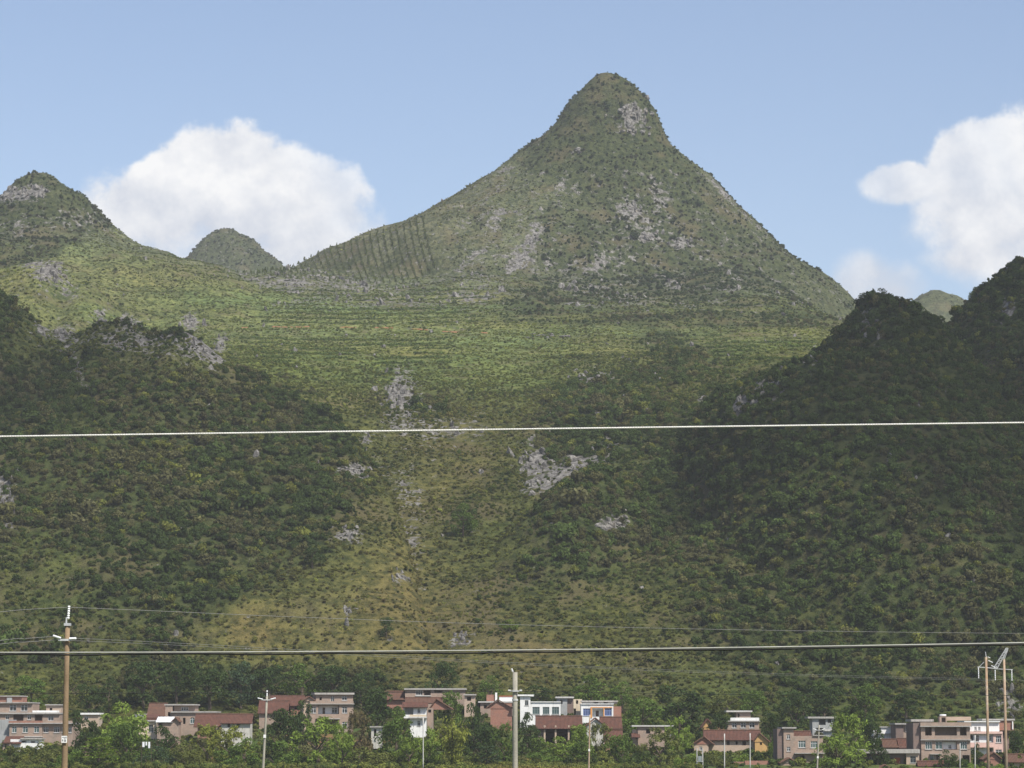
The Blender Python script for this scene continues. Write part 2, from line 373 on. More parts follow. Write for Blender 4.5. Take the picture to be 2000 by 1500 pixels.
hillD = Peak(860, (1708, 570), [(1682, 577), (1650, 612), (1600, 660), (1578, 700), (1540, 722), (1450, 744), (1385, 785), (1335, 850), (1295, 930), (1265, 1000), (1232, 1080), (1180, 1200), (1130, 1330)],
             [(1738, 574), (1770, 591), (1810, 622), (1850, 658), (1900, 725), (1960, 800), (2060, 920), (2200, 1100)], 0.52, 0.9)
hillE = Ridge([(1500, 1300, 960), (1700, 900, 960), (1790, 740, 960), (1842, 660, 960), (1856, 625, 960), (1884, 588, 960), (1920, 547, 960), (1960, 515, 962), (2003, 486, 965), (2100, 430, 970), (2300, 370, 975), (2700, 330, 980)], (680, 17), 0.6, 0.2)
hillF = Peak(790, (1200, 916), [(1165, 918), (1130, 926), (1060, 972), (985, 1032), (905, 1105), (850, 1190), (800, 1290)], [(1250, 944), (1290, 1000), (1340, 1070), (1420, 1190)], 0.75, 0.9)
farL = Peak(2350, (448, 443), [(425, 446), (410, 455), (392, 468), (375, 492), (355, 512), (300, 560)], [(475, 449), (500, 462), (515, 482), (540, 502), (600, 560)], 1, 1)
farR = Peak(2150, (1835, 560), [(1815, 562), (1795, 572), (1768, 592), (1720, 640), (1650, 720)], [(1858, 566), (1880, 578), (1910, 605), (1960, 660)], 1, 1)
def rough(f, a, s, sink=2.6):
    def g(X, Y):
        return f.h(X, Y) + a * (fbm(X, Y, 45, 3, s) * 3.2 + fbm(X, Y, 14, 3, s + 5) * 1.7 + fbm(X, Y, 5, 2, s + 9) * 0.6) + a * ridged(X, Y, 26, 2, s + 20) * 0.9 - sink - 1.3 * np.maximum(0, 692 - Y)
    return g
#        name            height fn                 x0    x1    y0    y1   step  label
HILLS = [('mountain', h_main, -520, 520, 640, 1800, 3.2, 'tall cone-shaped karst mountain with the green bowl and gully below it'),
         ('forested_ridge', rough(hillA, .9, 31), -230, -5, 645, 985, 2.2, 'dark forested ridge descending from the left edge to the gully'),
         ('rocky_ridge', rough(hillB, .9, 41), -330, -40, 900, 1260, 2.6, 'green ridge with bare rocks behind the dark forested ridge'),
         ('cliff_peak', rough(hillC, 1.3, 51), -480, -110, 1200, 1700, 3.2, 'peak with a pale cliff at the upper left'),
         ('pyramid_hill', rough(hillD, 1.0, 61), 5, 210, 645, 960, 2.2, 'dark forested pyramid-shaped hill at the right'),
         ('right_slope', rough(hillE, 1.0, 71), 90, 330, 645, 1050, 2.4, 'dark forested slope running off the right edge'),
         ('green_knoll', rough(hillF, .8, 81), -40, 70, 645, 850, 2.0, 'dark green rounded knoll at the foot of the gully'),
         ('distant_dome_hill', rough(farL, 1.5, 91), -330, -150, 2200, 2480, 3.5, 'small bluish dome-shaped hill far behind the saddle'),
         ('distant_round_hill', rough(farR, 1.2, 95), 210, 420, 2020, 2300, 3.5, 'small rounded green hill far behind the pyramid hill')]
def all_h(X, Y, skip=None):
    best = np.full(X.shape, -1e9); idx = np.zeros(X.shape, int)
    for i, hh in enumerate(HILLS):
        if i == skip: continue
        ok = (X >= hh[2]) & (X <= hh[3]) & (Y >= hh[4]) & (Y <= hh[5])
        z = np.full(X.shape, -1e9); z[ok] = hh[1](X[ok], Y[ok]); m = z > best; best = np.where(m, z, best); idx = np.where(m, i, idx)
    best = np.where(best < -1e8, np.where(Y < 640, base(X, Y), 0.0), best)
    return best, idx
def ground_z(x, y):
    return float(all_h(np.array([float(x)]), np.array([float(y)]))[0][0])
def hit(px, py, y0=645, y1=2450, step=1.5, f=None):
    """where the line of sight through a photo pixel meets the hills"""
    ys = np.arange(y0, y1, step); a = at(px, py, 1000.0)
    xs = a.x / 1000 * ys; zs = CAMZ + (a.z - CAMZ) / 1000 * ys
    if f is None and y1 - y0 > 400:      # coarse pass first
        g = all_h(xs[::8], ys[::8])[0]; k = int(np.argmax(g >= zs[::8] - 4)) * 8; a_ = max(k - 60, 0); ys = ys[a_:k + 120]; xs = xs[a_:k + 120]; zs = zs[a_:k + 120]
    g = f(xs, ys) if f else all_h(xs, ys)[0]; k = np.argmax(g >= zs)
    if not (g >= zs).any(): k = np.argmax(g - zs)
    return Vector((xs[k], ys[k], g[k]))
def blob(px, py, cx, cy, rx, ry): return np.exp(-(((px - cx) / rx) ** 2 + ((py - cy) / ry) ** 2))
def seg(px, py, x0, y0, x1, y1, w):
    t = np.clip(((px - x0) * (x1 - x0) + (py - y0) * (y1 - y0)) / ((x1 - x0) ** 2 + (y1 - y0) ** 2), 0, 1)
    return np.exp(-(((px - x0 - t * (x1 - x0)) ** 2 + (py - y0 - t * (y1 - y0)) ** 2) / w ** 2))

# larger limestone outcrops: photo x, y, width, height, stones, label
OUT = [(783, 770, 70, 90, 12, 'jagged grey outcrop topping the small knoll in mid-gully'), (1165, 745, 75, 42, 9, 'broad toothed outcrop on the central knoll under the bowl'),
       (372, 630, 34, 44, 6, 'pale leaning rock tooth on the crest of the forested ridge'), (432, 672, 22, 40, 5, 'narrow pale rock rib below the leaning tooth on the ridge crest'),
       (1045, 905, 55, 85, 11, 'tall grey rock streak above the dark green knoll'), (1130, 905, 80, 50, 8, 'grey slabs right of the tall rock streak'),
       (45, 378, 90, 30, 12, 'pale cliff band on the peak at the upper left'), (1235, 225, 55, 45, 9, 'grey cliff just under the summit of the main mountain'), (1240, 260, 55, 14, 8, 'bright horizontal ledge below the summit cliff'),
       (1125, 295, 36, 12, 5, 'slanting pale ledge left of the summit cliff'), (8, 965, 40, 110, 9, 'tall grey cliff at the left edge of the forested ridge'),
       (120, 655, 50, 34, 6, 'grey rocks below the crest of the forested ridge near the left edge'), (95, 530, 70, 44, 9, 'grey crags on the rocky ridge'), (195, 612, 30, 24, 5, 'whitish rock lump on the crest of the forested ridge'),
       (250, 625, 44, 22, 6, 'grey crest rocks between the white lump and the leaning tooth'), (1195, 1025, 60, 40, 8, 'grey rock face on the flank of the dark green knoll'),
       (680, 1045, 50, 30, 6, 'grey slab at the edge of the forest left of the gully'), (690, 918, 70, 26, 7, 'bright broken rocks at the edge of the forested ridge'),
       (785, 1128, 26, 22, 4, 'boulder in the middle of the dry gully'), (685, 1195, 34, 14, 4, 'low grey slab on the dry slope under the gully'), (900, 1252, 40, 34, 7, 'grey crag on the dry slope above the concrete pole'),
       (1265, 465, 60, 24, 7, 'broken cliff band on the right face of the main mountain'), (1330, 475, 40, 24, 5, 'short cliff band right of the broken band on the main mountain'), (1240, 410, 24, 30, 5, 'upright rock on the ridge line of the main mountain'),
       (1590, 690, 16, 34, 4, 'upright rock on the left shoulder of the pyramid hill'), (1700, 640, 40, 34, 6, 'grey rock face under the summit of the pyramid hill'), (1795, 775, 12, 34, 4, 'slim pale rock right of centre on the pyramid hill'),
       (1445, 790, 36, 34, 6, 'grey crag at the left foot of the pyramid hill'), (1093, 803, 20, 16, 3, 'small square rock left on the central knoll'), (1163, 806, 16, 18, 3, 'small pale rock low on the central knoll'),
       (715, 860, 16, 44, 4, 'narrow rock streak at the right end of the forested ridge'), (1075, 657, 90, 6, 8, 'thin pale rock wall along the terrace in the bowl'), (560, 543, 120, 10, 10, 'white stony strip under the plantation rows'),
       (645, 545, 60, 8, 6, 'right end of the white stony strip below the plantation'), (1225, 700, 24, 10, 3, 'small pale rocks right of the central knoll'), (1380, 780, 40, 16, 5, 'grey rocks in the hollow left of the pyramid hill'),
       (150, 720, 12, 60, 4, 'vertical grey rock streak in the forested ridge'), (1970, 600, 26, 40, 4, 'grey rock patch high on the right slope'), (1970, 1375, 46, 60, 8, 'grey rock bank beside the twin-pole pylon')]

# plant communities, by hill and by place on it --------------------------------
def planted(px, py):
    top = np.interp(px, [450, 540, 600, 700, 800, 850], [530, 514, 500, 468, 432, 422]); bot = np.interp(px, [450, 600, 700, 780, 870], [538, 550, 558, 556, 520])
    return .93 * ((px > 450) & (px < 868) & (py > top) & (py < bot)) + .8 * ((px > 1375) & (px < 1595) & (py > 650) & (py < 724))
def zones(X, Y, Z, idx):
    """dark: density of tall dark scrub, dry: yellow-brown grass, stone: bare limestone"""
    px, py = topx(X, Y, Z)
    n1 = fbm(X, Y, 40, 4, 101); n2 = fbm(X, Y, 14, 3, 102); n3 = fbm(X, Y, 90, 3, 103); n4 = fbm(X, Y, 24, 4, 104, .65)
    dif = np.full(X.shape, -99.0); k = Y < 1080; Xk, Yk = X[k], Y[k]
    near = np.max([HILLS[q][1](Xk, Yk) - 40 * ((Xk < HILLS[q][2]) | (Xk > HILLS[q][3])) for q in (1, 4, 5, 6)], 0); dif[k] = near - h_main(Xk, Yk)
    on_main = idx == 0
    m = 0.27 + 0.1 * (py < 560) + 0.0 * px
    m = m + 0.75 * blob(px, py, 1205, 190, 120, 90) + 0.45 * seg(px, py, 1080, 280, 1260, 400, 70) + 0.3 * seg(px, py, 1100, 480, 1400, 500, 60) + 0.3 * blob(px, py, 1250, 540, 300, 60)
    m = m + 0.7 * blob(px, py, 1040, 600, 80, 28) + 0.6 * blob(px, py, 1280, 660, 60, 30) + 0.5 * blob(px, py, 1340, 720, 90, 40) + 0.34 * sstep(1000, 1250, px) * (py < 640) + .25 * blob(px, py, 1200, 200, 130, 110)
    m = m + 0.4 * blob(px, py, 800, 800, 110, 60) + 0.5 * blob(px, py, 1160, 790, 110, 60) + 0.35 * blob(px, py, 1100, 880, 130, 60) + 0.55 * seg(px, py, 1150, 830, 1400, 860, 60)
    m = m + 0.5 * blob(px, py, 640, 1080, 60, 60) + 0.5 * blob(px, py, 690, 950, 60, 50) + 0.55 * blob(px, py, 905, 1020, 35, 40)
    m = m - 0.22 * seg(px, py, 400, 600, 1000, 690, 70) - .1 * seg(px, py, 500, 480, 900, 440, 60)
    # near hills: scrub thins out towards their foot, with ragged edges
    nr = sstep(-16, 12, dif + 13 * n1 + 9 * n2) * .95
    Lg = np.interp(py, [780, 900, 1000, 1100, 1200], [680, 690, 670, 590, 440]); wl = px - Lg + 70 * n1 + 55 * n2
    nr = nr * (1 - .85 * sstep(-50, 80, wl) * (px < 900)) + .5 * blob(px, py, 690, 950, 55, 45) + .5 * blob(px, py, 735, 1050, 45, 40) + .4 * blob(px, py, 640, 1085, 50, 45)
    nr = np.maximum(nr, .8 * seg(px, py, 1180, 1040, 1480, 1130, 130) + .8 * seg(px, py, 1300, 860, 1320, 960, 60) + .35 * seg(px, py, 950, 1190, 1500, 1230, 80))
    lowl = sstep(1020, 1330, py + 110 * n1 + 70 * n2 + 60 * n4) * (Y < 900)
    nr = nr - 0.50 * lowl * np.where(px < 1350, np.where(px < 420, .55, 1), .35) * (1 - .7 * sstep(1500, 1800, px)) + .28 * (Y < 720) - 0.6 * seg(px, py, 430, 1250, 700, 1110, 70)
    nr = np.maximum(nr, .78 * seg(px, py, 1450, 1230, 2100, 1200, 110) + .6 * seg(px, py, 1500, 1350, 2100, 1340, 45))
    nr = np.maximum(nr, .85 * seg(px, py, 270, 1325, 720, 1335, 40) + .5 * seg(px, py, 0, 1120, 350, 1170, 70))
    nr = nr - .5 * seg(px, py, 70, 655, 450, 705, 38) * (idx == 1)
    dark = np.where(on_main, np.maximum(m, nr - .1 * (Y > 1000)), nr)
    dark = np.where(on_main & (Y > 1050), m, dark)
    dark = np.where(idx == 2, 0.34 + 0.25 * n1, dark)
    dark = np.where(idx == 3, np.where((py < 0.5 * (220 - px) + 440 + 12 * n2) & (px < 222 + 10 * n2), 0.85, .22), dark)
    dark = np.where(idx == 7, 0.8, dark); dark = np.where(idx == 8, 0.4, dark)
    azm = np.arctan2(X - main_peak.x, main_peak.y - Y); rad = np.hypot(X - main_peak.x, Y - main_peak.y)
    stk = fbm(azm * 26, rad * .10, 2.2, 4, 107, .6) * (on_main & (Y > 1250)) * sstep(20, 60, rad)
    dark = dark + .30 * stk
    dark = np.clip(dark + np.where(Y > 1080, .52, .36) * n4 + 0.14 * n2, 0.02, 1)
    dry = 0.25 + 0.3 * n3
    dry = dry + 0.5 * seg(px, py, 870, 880, 780, 1150, 110) + 0.4 * seg(px, py, 500, 1230, 1050, 1290, 90) + 0.4 * seg(px, py, 0, 1260, 500, 1230, 50) + 0.35 * seg(px, py, 1050, 1290, 1500, 1300, 60)
    dry = dry - .25 * sstep(1000, 1150, px) * (py > 900) - .2 * (px < 450) * (py > 900)
    dry = dry - 0.45 * seg(px, py, 350, 600, 1000, 660, 60) - 0.4 * seg(px, py, 500, 720, 1050, 680, 70) - 0.5 * blob(px, py, 1450, 690, 120, 40) + 0.25 * seg(px, py, 900, 400, 640, 490, 60)
    dry = np.clip(dry + 0.15 * n2, 0, 1)
    stone = 0.06 + 0.0 * px
    stone = stone + np.where(idx == 0, 0.05 * blob(px, py, 1230, 470, 200, 150) + 0.28 * blob(px, py, 1235, 235, 40, 30) + .12 * seg(px, py, 430, 545, 720, 560, 14) + .13 * seg(px, py, 400, 580, 900, 620, 60) + .12 * (py > 330) * (py < 600)
                             + .5 * blob(px, py, 785, 765, 35, 50) + .5 * blob(px, py, 1165, 745, 40, 25) + .32 * seg(px, py, 1045, 870, 1050, 940, 32) + .4 * seg(px, py, 1100, 930, 1180, 880, 35) + .3 * blob(px, py, 850, 840, 120, 40)
                             + .3 * seg(px, py, 800, 950, 790, 1130, 40) + .35 * blob(px, py, 680, 1045, 40, 25) + .3 * blob(px, py, 690, 920, 60, 25), 0)
    stone = stone + np.where(idx == 1, .55 * seg(px, py, 0, 940, 10, 1000, 30) + .45 * seg(px, py, 350, 625, 440, 690, 22) + .30 * seg(px, py, 80, 645, 440, 690, 34) + .35 * seg(px, py, 130, 690, 170, 760, 12), 0)
    stone = stone + np.where(idx == 2, .25 * seg(px, py, 60, 508, 140, 565, 22) + .10, 0)
    stone = stone + np.where(idx == 3, .6 * seg(px, py, 10, 380, 75, 375, 15) + .18 * seg(px, py, 0, 450, 190, 430, 40), 0)
    stone = stone + np.where(idx == 4, .3 * blob(px, py, 1700, 640, 40, 40) + .4 * seg(px, py, 1440, 790, 1520, 740, 30) + .35 * blob(px, py, 1590, 690, 12, 30), 0)
    stone = stone + np.where(idx == 7, .12, 0)
    stone = stone + .42 * np.clip(-stk - .10 + .25 * n2, 0, .6) * (px > 900)
    for a, b, w, h, n_, l_ in OUT: stone = np.maximum(stone, (.6 if h > 15 else .3) * blob(px, py, a, b, w * .5 + 3, h * .5 + 3))
    return px, py, dark, dry, np.clip(stone + .12 * n2 * (stone > .2), 0, 1)
C = lambda *a: np.array(a)
def cover_col(dark, dry, X, Y, py):
    g = C(.108, .140, .042)[None] * np.ones((len(X), 1)); yl = C(.145, .145, .042); br = C(.136, .118, .048); dk = C(.036, .048, .019)
    w = np.clip(fbm(X, Y, 55, 3, 120) + 0.35, 0, 1)[:, None]
    c = g * (1 - w) + yl * w
    c = c * (1 - dry[:, None]) + br * dry[:, None]
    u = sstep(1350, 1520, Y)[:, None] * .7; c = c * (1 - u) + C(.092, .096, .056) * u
    k = np.clip(dark * 1.15, 0, 1)[:, None] * 0.9
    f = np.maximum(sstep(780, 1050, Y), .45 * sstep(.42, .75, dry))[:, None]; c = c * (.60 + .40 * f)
    f = sstep(980, 1200, Y)[:, None]; c = c * (1 - f + f * C(1.10, 1.14, 1.45))  # upper slopes paler and bluer: sunlit, hazy look put into the colour
    return c * (1 - k) + dk * k

for i, (nm, fn, x0, x1, y0, y1, st, lab) in enumerate(HILLS):
    xs = np.arange(x0, x1 + st, st); ys = np.arange(y0, y1 + st, st)
    X, Y = np.meshgrid(xs, ys); Z = fn(X, Y)
    oth = all_h(X, Y, i)[0]
    fl = np.maximum(base(X, Y), 0) if i not in (0,) else np.full(X.shape, -99.)
    keep = (Z > oth - 5) & (Z > fl - 60)
    nx, ny = len(xs), len(ys); ii = np.arange(nx * ny).reshape(ny, nx)
    a, b, c_, d_ = ii[:-1, :-1], ii[:-1, 1:], ii[1:, 1:], ii[1:, :-1]
    kf = keep[:-1, :-1] | keep[:-1, 1:] | keep[1:, 1:] | keep[1:, :-1]
    Fc = np.stack([a[kf], b[kf], c_[kf], d_[kf]], 1)
    used = np.unique(Fc); rm = np.full(nx * ny, -1); rm[used] = np.arange(len(used)); Fc = rm[Fc]
    xv, yv, zv = X.ravel()[used], Y.ravel()[used], Z.ravel()[used]
    me = mesh_np(nm, np.stack([xv, yv, zv], 1), Fc, True)
    px, py, dark, dry, stone = zones(xv, yv, zv, np.full(len(xv), i))
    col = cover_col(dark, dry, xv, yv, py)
    ca = me.attributes.new('cover', 'FLOAT_COLOR', 'POINT'); ca.data.foreach_set('color', np.concatenate([col, np.ones((len(col), 1))], 1).astype(np.float32).ravel())
    sa = me.attributes.new('stone', 'FLOAT', 'POINT'); sa.data.foreach_set('value', stone.astype(np.float32))
    me.materials.append(MATS['hillside'])
    tag(link(bpy.data.objects.new(nm, me)), lab, None, None, 'structure')

# plain: one sheet from the road bank under the camera to beyond the hills
gx = np.unique(np.concatenate([np.linspace(-3000, -300, 28), np.linspace(-300, 300, 151), np.linspace(300, 3000, 28)]))
gy = np.unique(np.concatenate([np.linspace(-1500, 0, 20), np.linspace(0, 30, 16), np.linspace(30, 520, 50), np.linspace(520, 700, 91), np.linspace(700, 3500, 40)]))
X, Y = np.meshgrid(gx, gy); Z = np.minimum(base(X, np.minimum(Y, 690)), 22) - 6 * sstep(638, 652, Y)
Z = Z + fbm(X, Y, 14, 3, 140) * 0.35 * sstep(30, 80, Y)
nx, ny = len(gx), len(gy); ii = np.arange(nx * ny).reshape(ny, nx)
Fc = np.stack([ii[:-1, :-1].ravel(), ii[:-1, 1:].ravel(), ii[1:, 1:].ravel(), ii[1:, :-1].ravel()], 1)
me = mesh_np('ground', np.stack([X.ravel(), Y.ravel(), Z.ravel()], 1), Fc, True); me.materials.append(MATS['field'])
tag(link(bpy.data.objects.new('ground', me)), 'green and red-earth plain around the village', None, None, 'structure')
# ------------------------------------------------------------------ plants: leaf clouds
def leaf_cloud(name, pts, nrm, size, rng, mat, aspect=1.0, jitter=0.9):
    """one small bent quad per point"""
    n = len(pts)
    d = nrm + rng.normal(0, jitter, (n, 3)); d /= np.linalg.norm(d, axis=1)[:, None] + 1e-9
    r = rng.normal(0, 1, (n, 3)); u = np.cross(d, r); u /= np.linalg.norm(u, axis=1)[:, None] + 1e-9
    w = np.cross(d, u); s = (size * rng.uniform(0.6, 1.35, n))[:, None]
    a = pts - u * s * aspect; b = pts - w * s * 0.55 + d * s * 0.12; c = pts + u * s * aspect; e = pts + w * s * 0.55 + d * s * 0.12
    V = np.stack([a, b, c, e], 1).reshape(-1, 3); Fc = np.arange(4 * n).reshape(n, 4)
    me = mesh_np(name, V, Fc); me.materials.append(mat); return me
def lobes_points(lobes, n, rng, shell=0.55):
    lob = np.array(lobes); wgt = lob[:, 3] * lob[:, 4]; wgt = wgt / wgt.sum()
    k = rng.choice(len(lob), n, p=wgt)
    d = rng.normal(0, 1, (n, 3)); d /= np.linalg.norm(d, axis=1)[:, None]
    d[:, 2] = np.where((d[:, 2] < -0.3) & (rng.random(n) < 0.6), -d[:, 2], d[:, 2])
    rr = shell + (1 - shell) * rng.random(n) ** 0.6
    p = lob[k, :3] + d * rr[:, None] * np.stack([lob[k, 3], lob[k, 3], lob[k, 4]], 1)
    return p, d
# ---- shrubs for the hillsides (unit radius about 1, sitting on z = 0)
SHRUBS = bpy.data.collections.new('shrub_kinds'); TUFTS = bpy.data.collections.new('tuft_kinds'); STONES = bpy.data.collections.new('stone_kinds'); SAPS = bpy.data.collections.new('sapling_kinds')
for k in range(6):
    rng = np.random.default_rng(200 + k); lb = []
    for j in range(7 + k):
        a = rng.uniform(0, 2 * pi); q = rng.uniform(0, .62); lb.append((q * cos(a), q * sin(a), rng.uniform(.3, .85) - .25 * q, rng.uniform(.3, .5), rng.uniform(.28, .46)))
    p, d_ = lobes_points(lb, 420, rng, 0.6)
    SHRUBS.objects.link(bpy.data.objects.new('shrub_%d' % k, leaf_cloud('shrub', p, d_, 0.13, rng, MATS['leaf_shrub'], 1.0, .42)))
for k in range(4):
    rng = np.random.default_rng(240 + k); n = 46
    a = rng.uniform(0, 2 * pi, n); q = rng.uniform(0, .8, n); p = np.stack([q * np.cos(a), q * np.sin(a), rng.uniform(.12, .6, n)], 1)
    d_ = np.stack([np.cos(a) * .6, np.sin(a) * .6, np.full(n, .8)], 1)
    TUFTS.objects.link(bpy.data.objects.new('tuft_%d' % k, leaf_cloud('tuft', p, d_, 0.22, rng, MATS['leaf_shrub'])))
for k in range(2):
    rng = np.random.default_rng(250 + k); n = 90; t = rng.random(n); a = rng.uniform(0, 2 * pi, n); q = (1 - t) * .34 * rng.uniform(.4, 1, n) + .03
    p = np.stack([q * np.cos(a), q * np.sin(a), .12 + t * .95], 1); d_ = np.stack([np.cos(a), np.sin(a), np.full(n, .5)], 1)
    SAPS.objects.link(bpy.data.objects.new('sapling_%d' % k, leaf_cloud('sapling', p, d_, 0.12, rng, MATS['leaf_shrub'])))
def rock_mesh(name, seed, sub=2, sx=1, sy=1, sz=1, amp=.45):
    bm = bmesh.new(); bmesh.ops.create_icosphere(bm, subdivisions=sub, radius=1)
    for v in bm.verts:
        q = v.co * 1.3 + Vector((seed * 7.1, seed * 3.3, 0)); f = 1 + amp * (mnoise.noise(q) * 1.2 + 0.7 * mnoise.noise(q * 2.7) + .35 * mnoise.noise(q * 6))
        c = mnoise.cell(Vector((q.x * 1.7, q.y * 1.7, q.z * 1.7))) * .16
        v.co = Vector((v.co.x * sx, v.co.y * sy, v.co.z * sz)) * (f + c)
    me = bpy.data.meshes.new(name); bm.to_mesh(me); bm.free(); me.materials.append(MATS['limestone']); return me
for k in range(6): STONES.objects.link(bpy.data.objects.new('stone_%d' % k, rock_mesh('stone', k, 2, 1, .8, .9 + .35 * (k % 3))))

def scatter(name, pos, scale, tint, coll, label, cat=None, kind='stuff', squash=None, tilt=0.25):
    n = len(pos); me = bpy.data.meshes.new(name); me.vertices.add(n); me.vertices.foreach_set('co', np.asarray(pos, np.float32).ravel())
    def attr(nm, typ, key, arr): a = me.attributes.new(nm, typ, 'POINT'); a.data.foreach_set(key, np.asarray(arr, np.float32).ravel())
    sc = np.stack([scale * RNG.uniform(.8, 1.25, n), scale * RNG.uniform(.8, 1.25, n), scale * (squash if squash is not None else 1.0) * RNG.uniform(.75, 1.2, n)], 1)
    attr('size', 'FLOAT_VECTOR', 'vector', sc)
    attr('turn', 'FLOAT_VECTOR', 'vector', np.stack([RNG.normal(0, tilt, n), RNG.normal(0, tilt, n), RNG.uniform(0, 2 * pi, n)], 1))
    attr('tint', 'FLOAT_VECTOR', 'vector', tint)
    a = me.attributes.new('pick', 'INT', 'POINT'); a.data.foreach_set('value', RNG.integers(0, len(coll.objects), n).astype(np.int32))
    o = link(bpy.data.objects.new(name, me)); tag(o, label, cat, None, kind)
    g = bpy.data.node_groups.new(name + '_nodes', 'GeometryNodeTree')
    g.interface.new_socket('Geometry', in_out='INPUT', socket_type='NodeSocketGeometry'); g.interface.new_socket('Geometry', in_out='OUTPUT', socket_type='NodeSocketGeometry')
    N = g.nodes; L = g.links; gi = N.new('NodeGroupInput'); go = N.new('NodeGroupOutput'); mp = N.new('GeometryNodeMeshToPoints'); ip = N.new('GeometryNodeInstanceOnPoints')
    ci = N.new('GeometryNodeCollectionInfo'); ci.inputs['Collection'].default_value = coll; ci.inputs['Separate Children'].default_value = True; ci.inputs['Reset Children'].default_value = True
    def na(nm, typ):
        q = N.new('GeometryNodeInputNamedAttribute'); q.data_type = typ; q.inputs['Name'].default_value = nm; return q.outputs['Attribute']
    L.new(gi.outputs[0], mp.inputs['Mesh']); L.new(mp.outputs[0], ip.inputs['Points']); L.new(ci.outputs[0], ip.inputs['Instance']); ip.inputs['Pick Instance'].default_value = True
    L.new(na('pick', 'INT'), ip.inputs['Instance Index']); L.new(na('size', 'FLOAT_VECTOR'), ip.inputs['Scale'])
    er = N.new('FunctionNodeEulerToRotation'); L.new(na('turn', 'FLOAT_VECTOR'), er.inputs[0]); L.new(er.outputs[0], ip.inputs['Rotation'])
    L.new(ip.outputs[0], go.inputs[0]); md = o.modifiers.new('scatter', 'NODES'); md.node_group = g
    return o
def sample(n, x0, x1, y0, y1):
    """points spread over the hills, more on steep ground, none on faces turned away from the village"""
    X = RNG.uniform(x0, x1, n); Y = RNG.uniform(y0, y1, n)
    ok = np.abs(X) < Y * 0.20 + 14; X, Y = X[ok], Y[ok]
    Z, idx = all_h(X, Y); e = 2.0
    sx = (all_h(X + e, Y)[0] - Z) / e; sy = (all_h(X, Y + e)[0] - Z) / e
    sx = np.clip(sx, -3, 3); sy = np.clip(sy, -3, 3)
    area = np.sqrt(1 + sx * sx + sy * sy)
    # keep what faces the camera side, and a strip behind each crest
    view = (sy * Y + sx * X - (Z - CAMZ)) / np.hypot(np.hypot(X, Y), Z)
    ok = (view > -0.35 * area) & (RNG.random(len(X)) < area / 2.2)
    return X[ok], Y[ok], Z[ok], idx[ok]
def tints(dark, dry, X, Y):
    n = len(X); r = RNG.random(n)[:, None]; n1 = fbm(X, Y, 30, 3, 160)[:, None]
    dk = C(.036, .054, .018); md = C(.074, .108, .030); yg = C(.165, .180, .042); br = C(.175, .135, .052); ol = C(.100, .100, .040)
    lf = np.clip(.5 + .9 * fbm(X, Y, 75, 3, 161)[:, None], 0, 1); r2 = np.clip(.55 * r + .6 * lf - .1, 0, 1); c = dk * (1 - r2) + md * r2
    c = np.where((fbm(X, Y, 38, 3, 163)[:, None] > .22) & (RNG.random(n)[:, None] < .5), C(.088, .088, .040), c)
    c = np.where(RNG.random(n)[:, None] < 0.16, ol, c); c = np.where(RNG.random(n)[:, None] < 0.045 + .05 * (n1 > .2), yg * .75, c)
    g = yg * (1 - r) + md * r; g = g * (1 - dry[:, None]) + (br * r + yg * (1 - r)) * dry[:, None]
    k = sstep(.25, .6, dark + RNG.normal(0, .12, n))[:, None]
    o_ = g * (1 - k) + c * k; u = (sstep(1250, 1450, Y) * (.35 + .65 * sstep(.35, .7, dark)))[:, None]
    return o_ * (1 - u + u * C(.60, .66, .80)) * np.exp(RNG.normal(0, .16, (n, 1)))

# dark scrub and forest
for nm, N_, box, lab in (('scrub_forest', 185000, (-235, 240, 655, 1060), 'dense dark green scrub forest covering the near hills'),
                         ('upland_scrub', 330000, (-480, 480, 1000, 2480), 'patchy scrub covering the upper slopes and the peaks')):
    X, Y, Z, idx = sample(N_, *box)
    px, py, dark, dry, stone = zones(X, Y, Z, idx)
    pr = np.where(Y < 1060, np.clip(sstep(.1, .45, dark) * .5 + .13 - .06 * sstep(.55, .95, dark), 0, 1), sstep(.25, .85, dark) * .85 + .06)
    pr = pr * (1 - .75 * sstep(.25, .6, stone)) * np.where(py > 1378, 0.0, 1.0)
    pr = pr * (1 - planted(px, py))
    k = (RNG.random(len(X)) < pr); X, Y, Z, idx, dark, dry, px, py = (q[k] for q in (X, Y, Z, idx, dark, dry, px, py))
    s = np.where(Y < 1060, .46 + 1.02 * sstep(.3, .95, dark), .40 + .48 * sstep(.3, 1, dark)) * np.exp(RNG.normal(0, .34, len(X)))
    s = s * np.where((idx == 4) & (py < 620), 1.1, 1.0)
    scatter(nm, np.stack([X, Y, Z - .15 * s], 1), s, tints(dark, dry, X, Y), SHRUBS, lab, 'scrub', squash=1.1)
# grass and low herbs on the open slopes
X, Y, Z, idx = sample(260000, -480, 480, 655, 1780)
px, py, dark, dry, stone = zones(X, Y, Z, idx)
k = (RNG.random(len(X)) < (1 - sstep(.3, .8, dark)) * (1 - .8 * sstep(.2, .5, stone))) & (py < 1378)
X, Y, Z, dark, dry = (q[k] for q in (X, Y, Z, dark, dry))
s = RNG.uniform(.35, 1.0, len(X)) * np.where(Y > 1100, 1.1, .85)
scatter('hill_grass', np.stack([X, Y, Z], 1), s, tints(dark * .6, dry, X, Y) * np.exp(RNG.normal(0, .3, (len(X), 1))) * (.60 + .40 * np.maximum(sstep(780, 1050, Y), .45 * sstep(.42, .75, dry)) + .06 * sstep(980, 1200, Y))[:, None], TUFTS, 'yellow-green grass and herbs on the open slopes', 'grass', squash=.9)
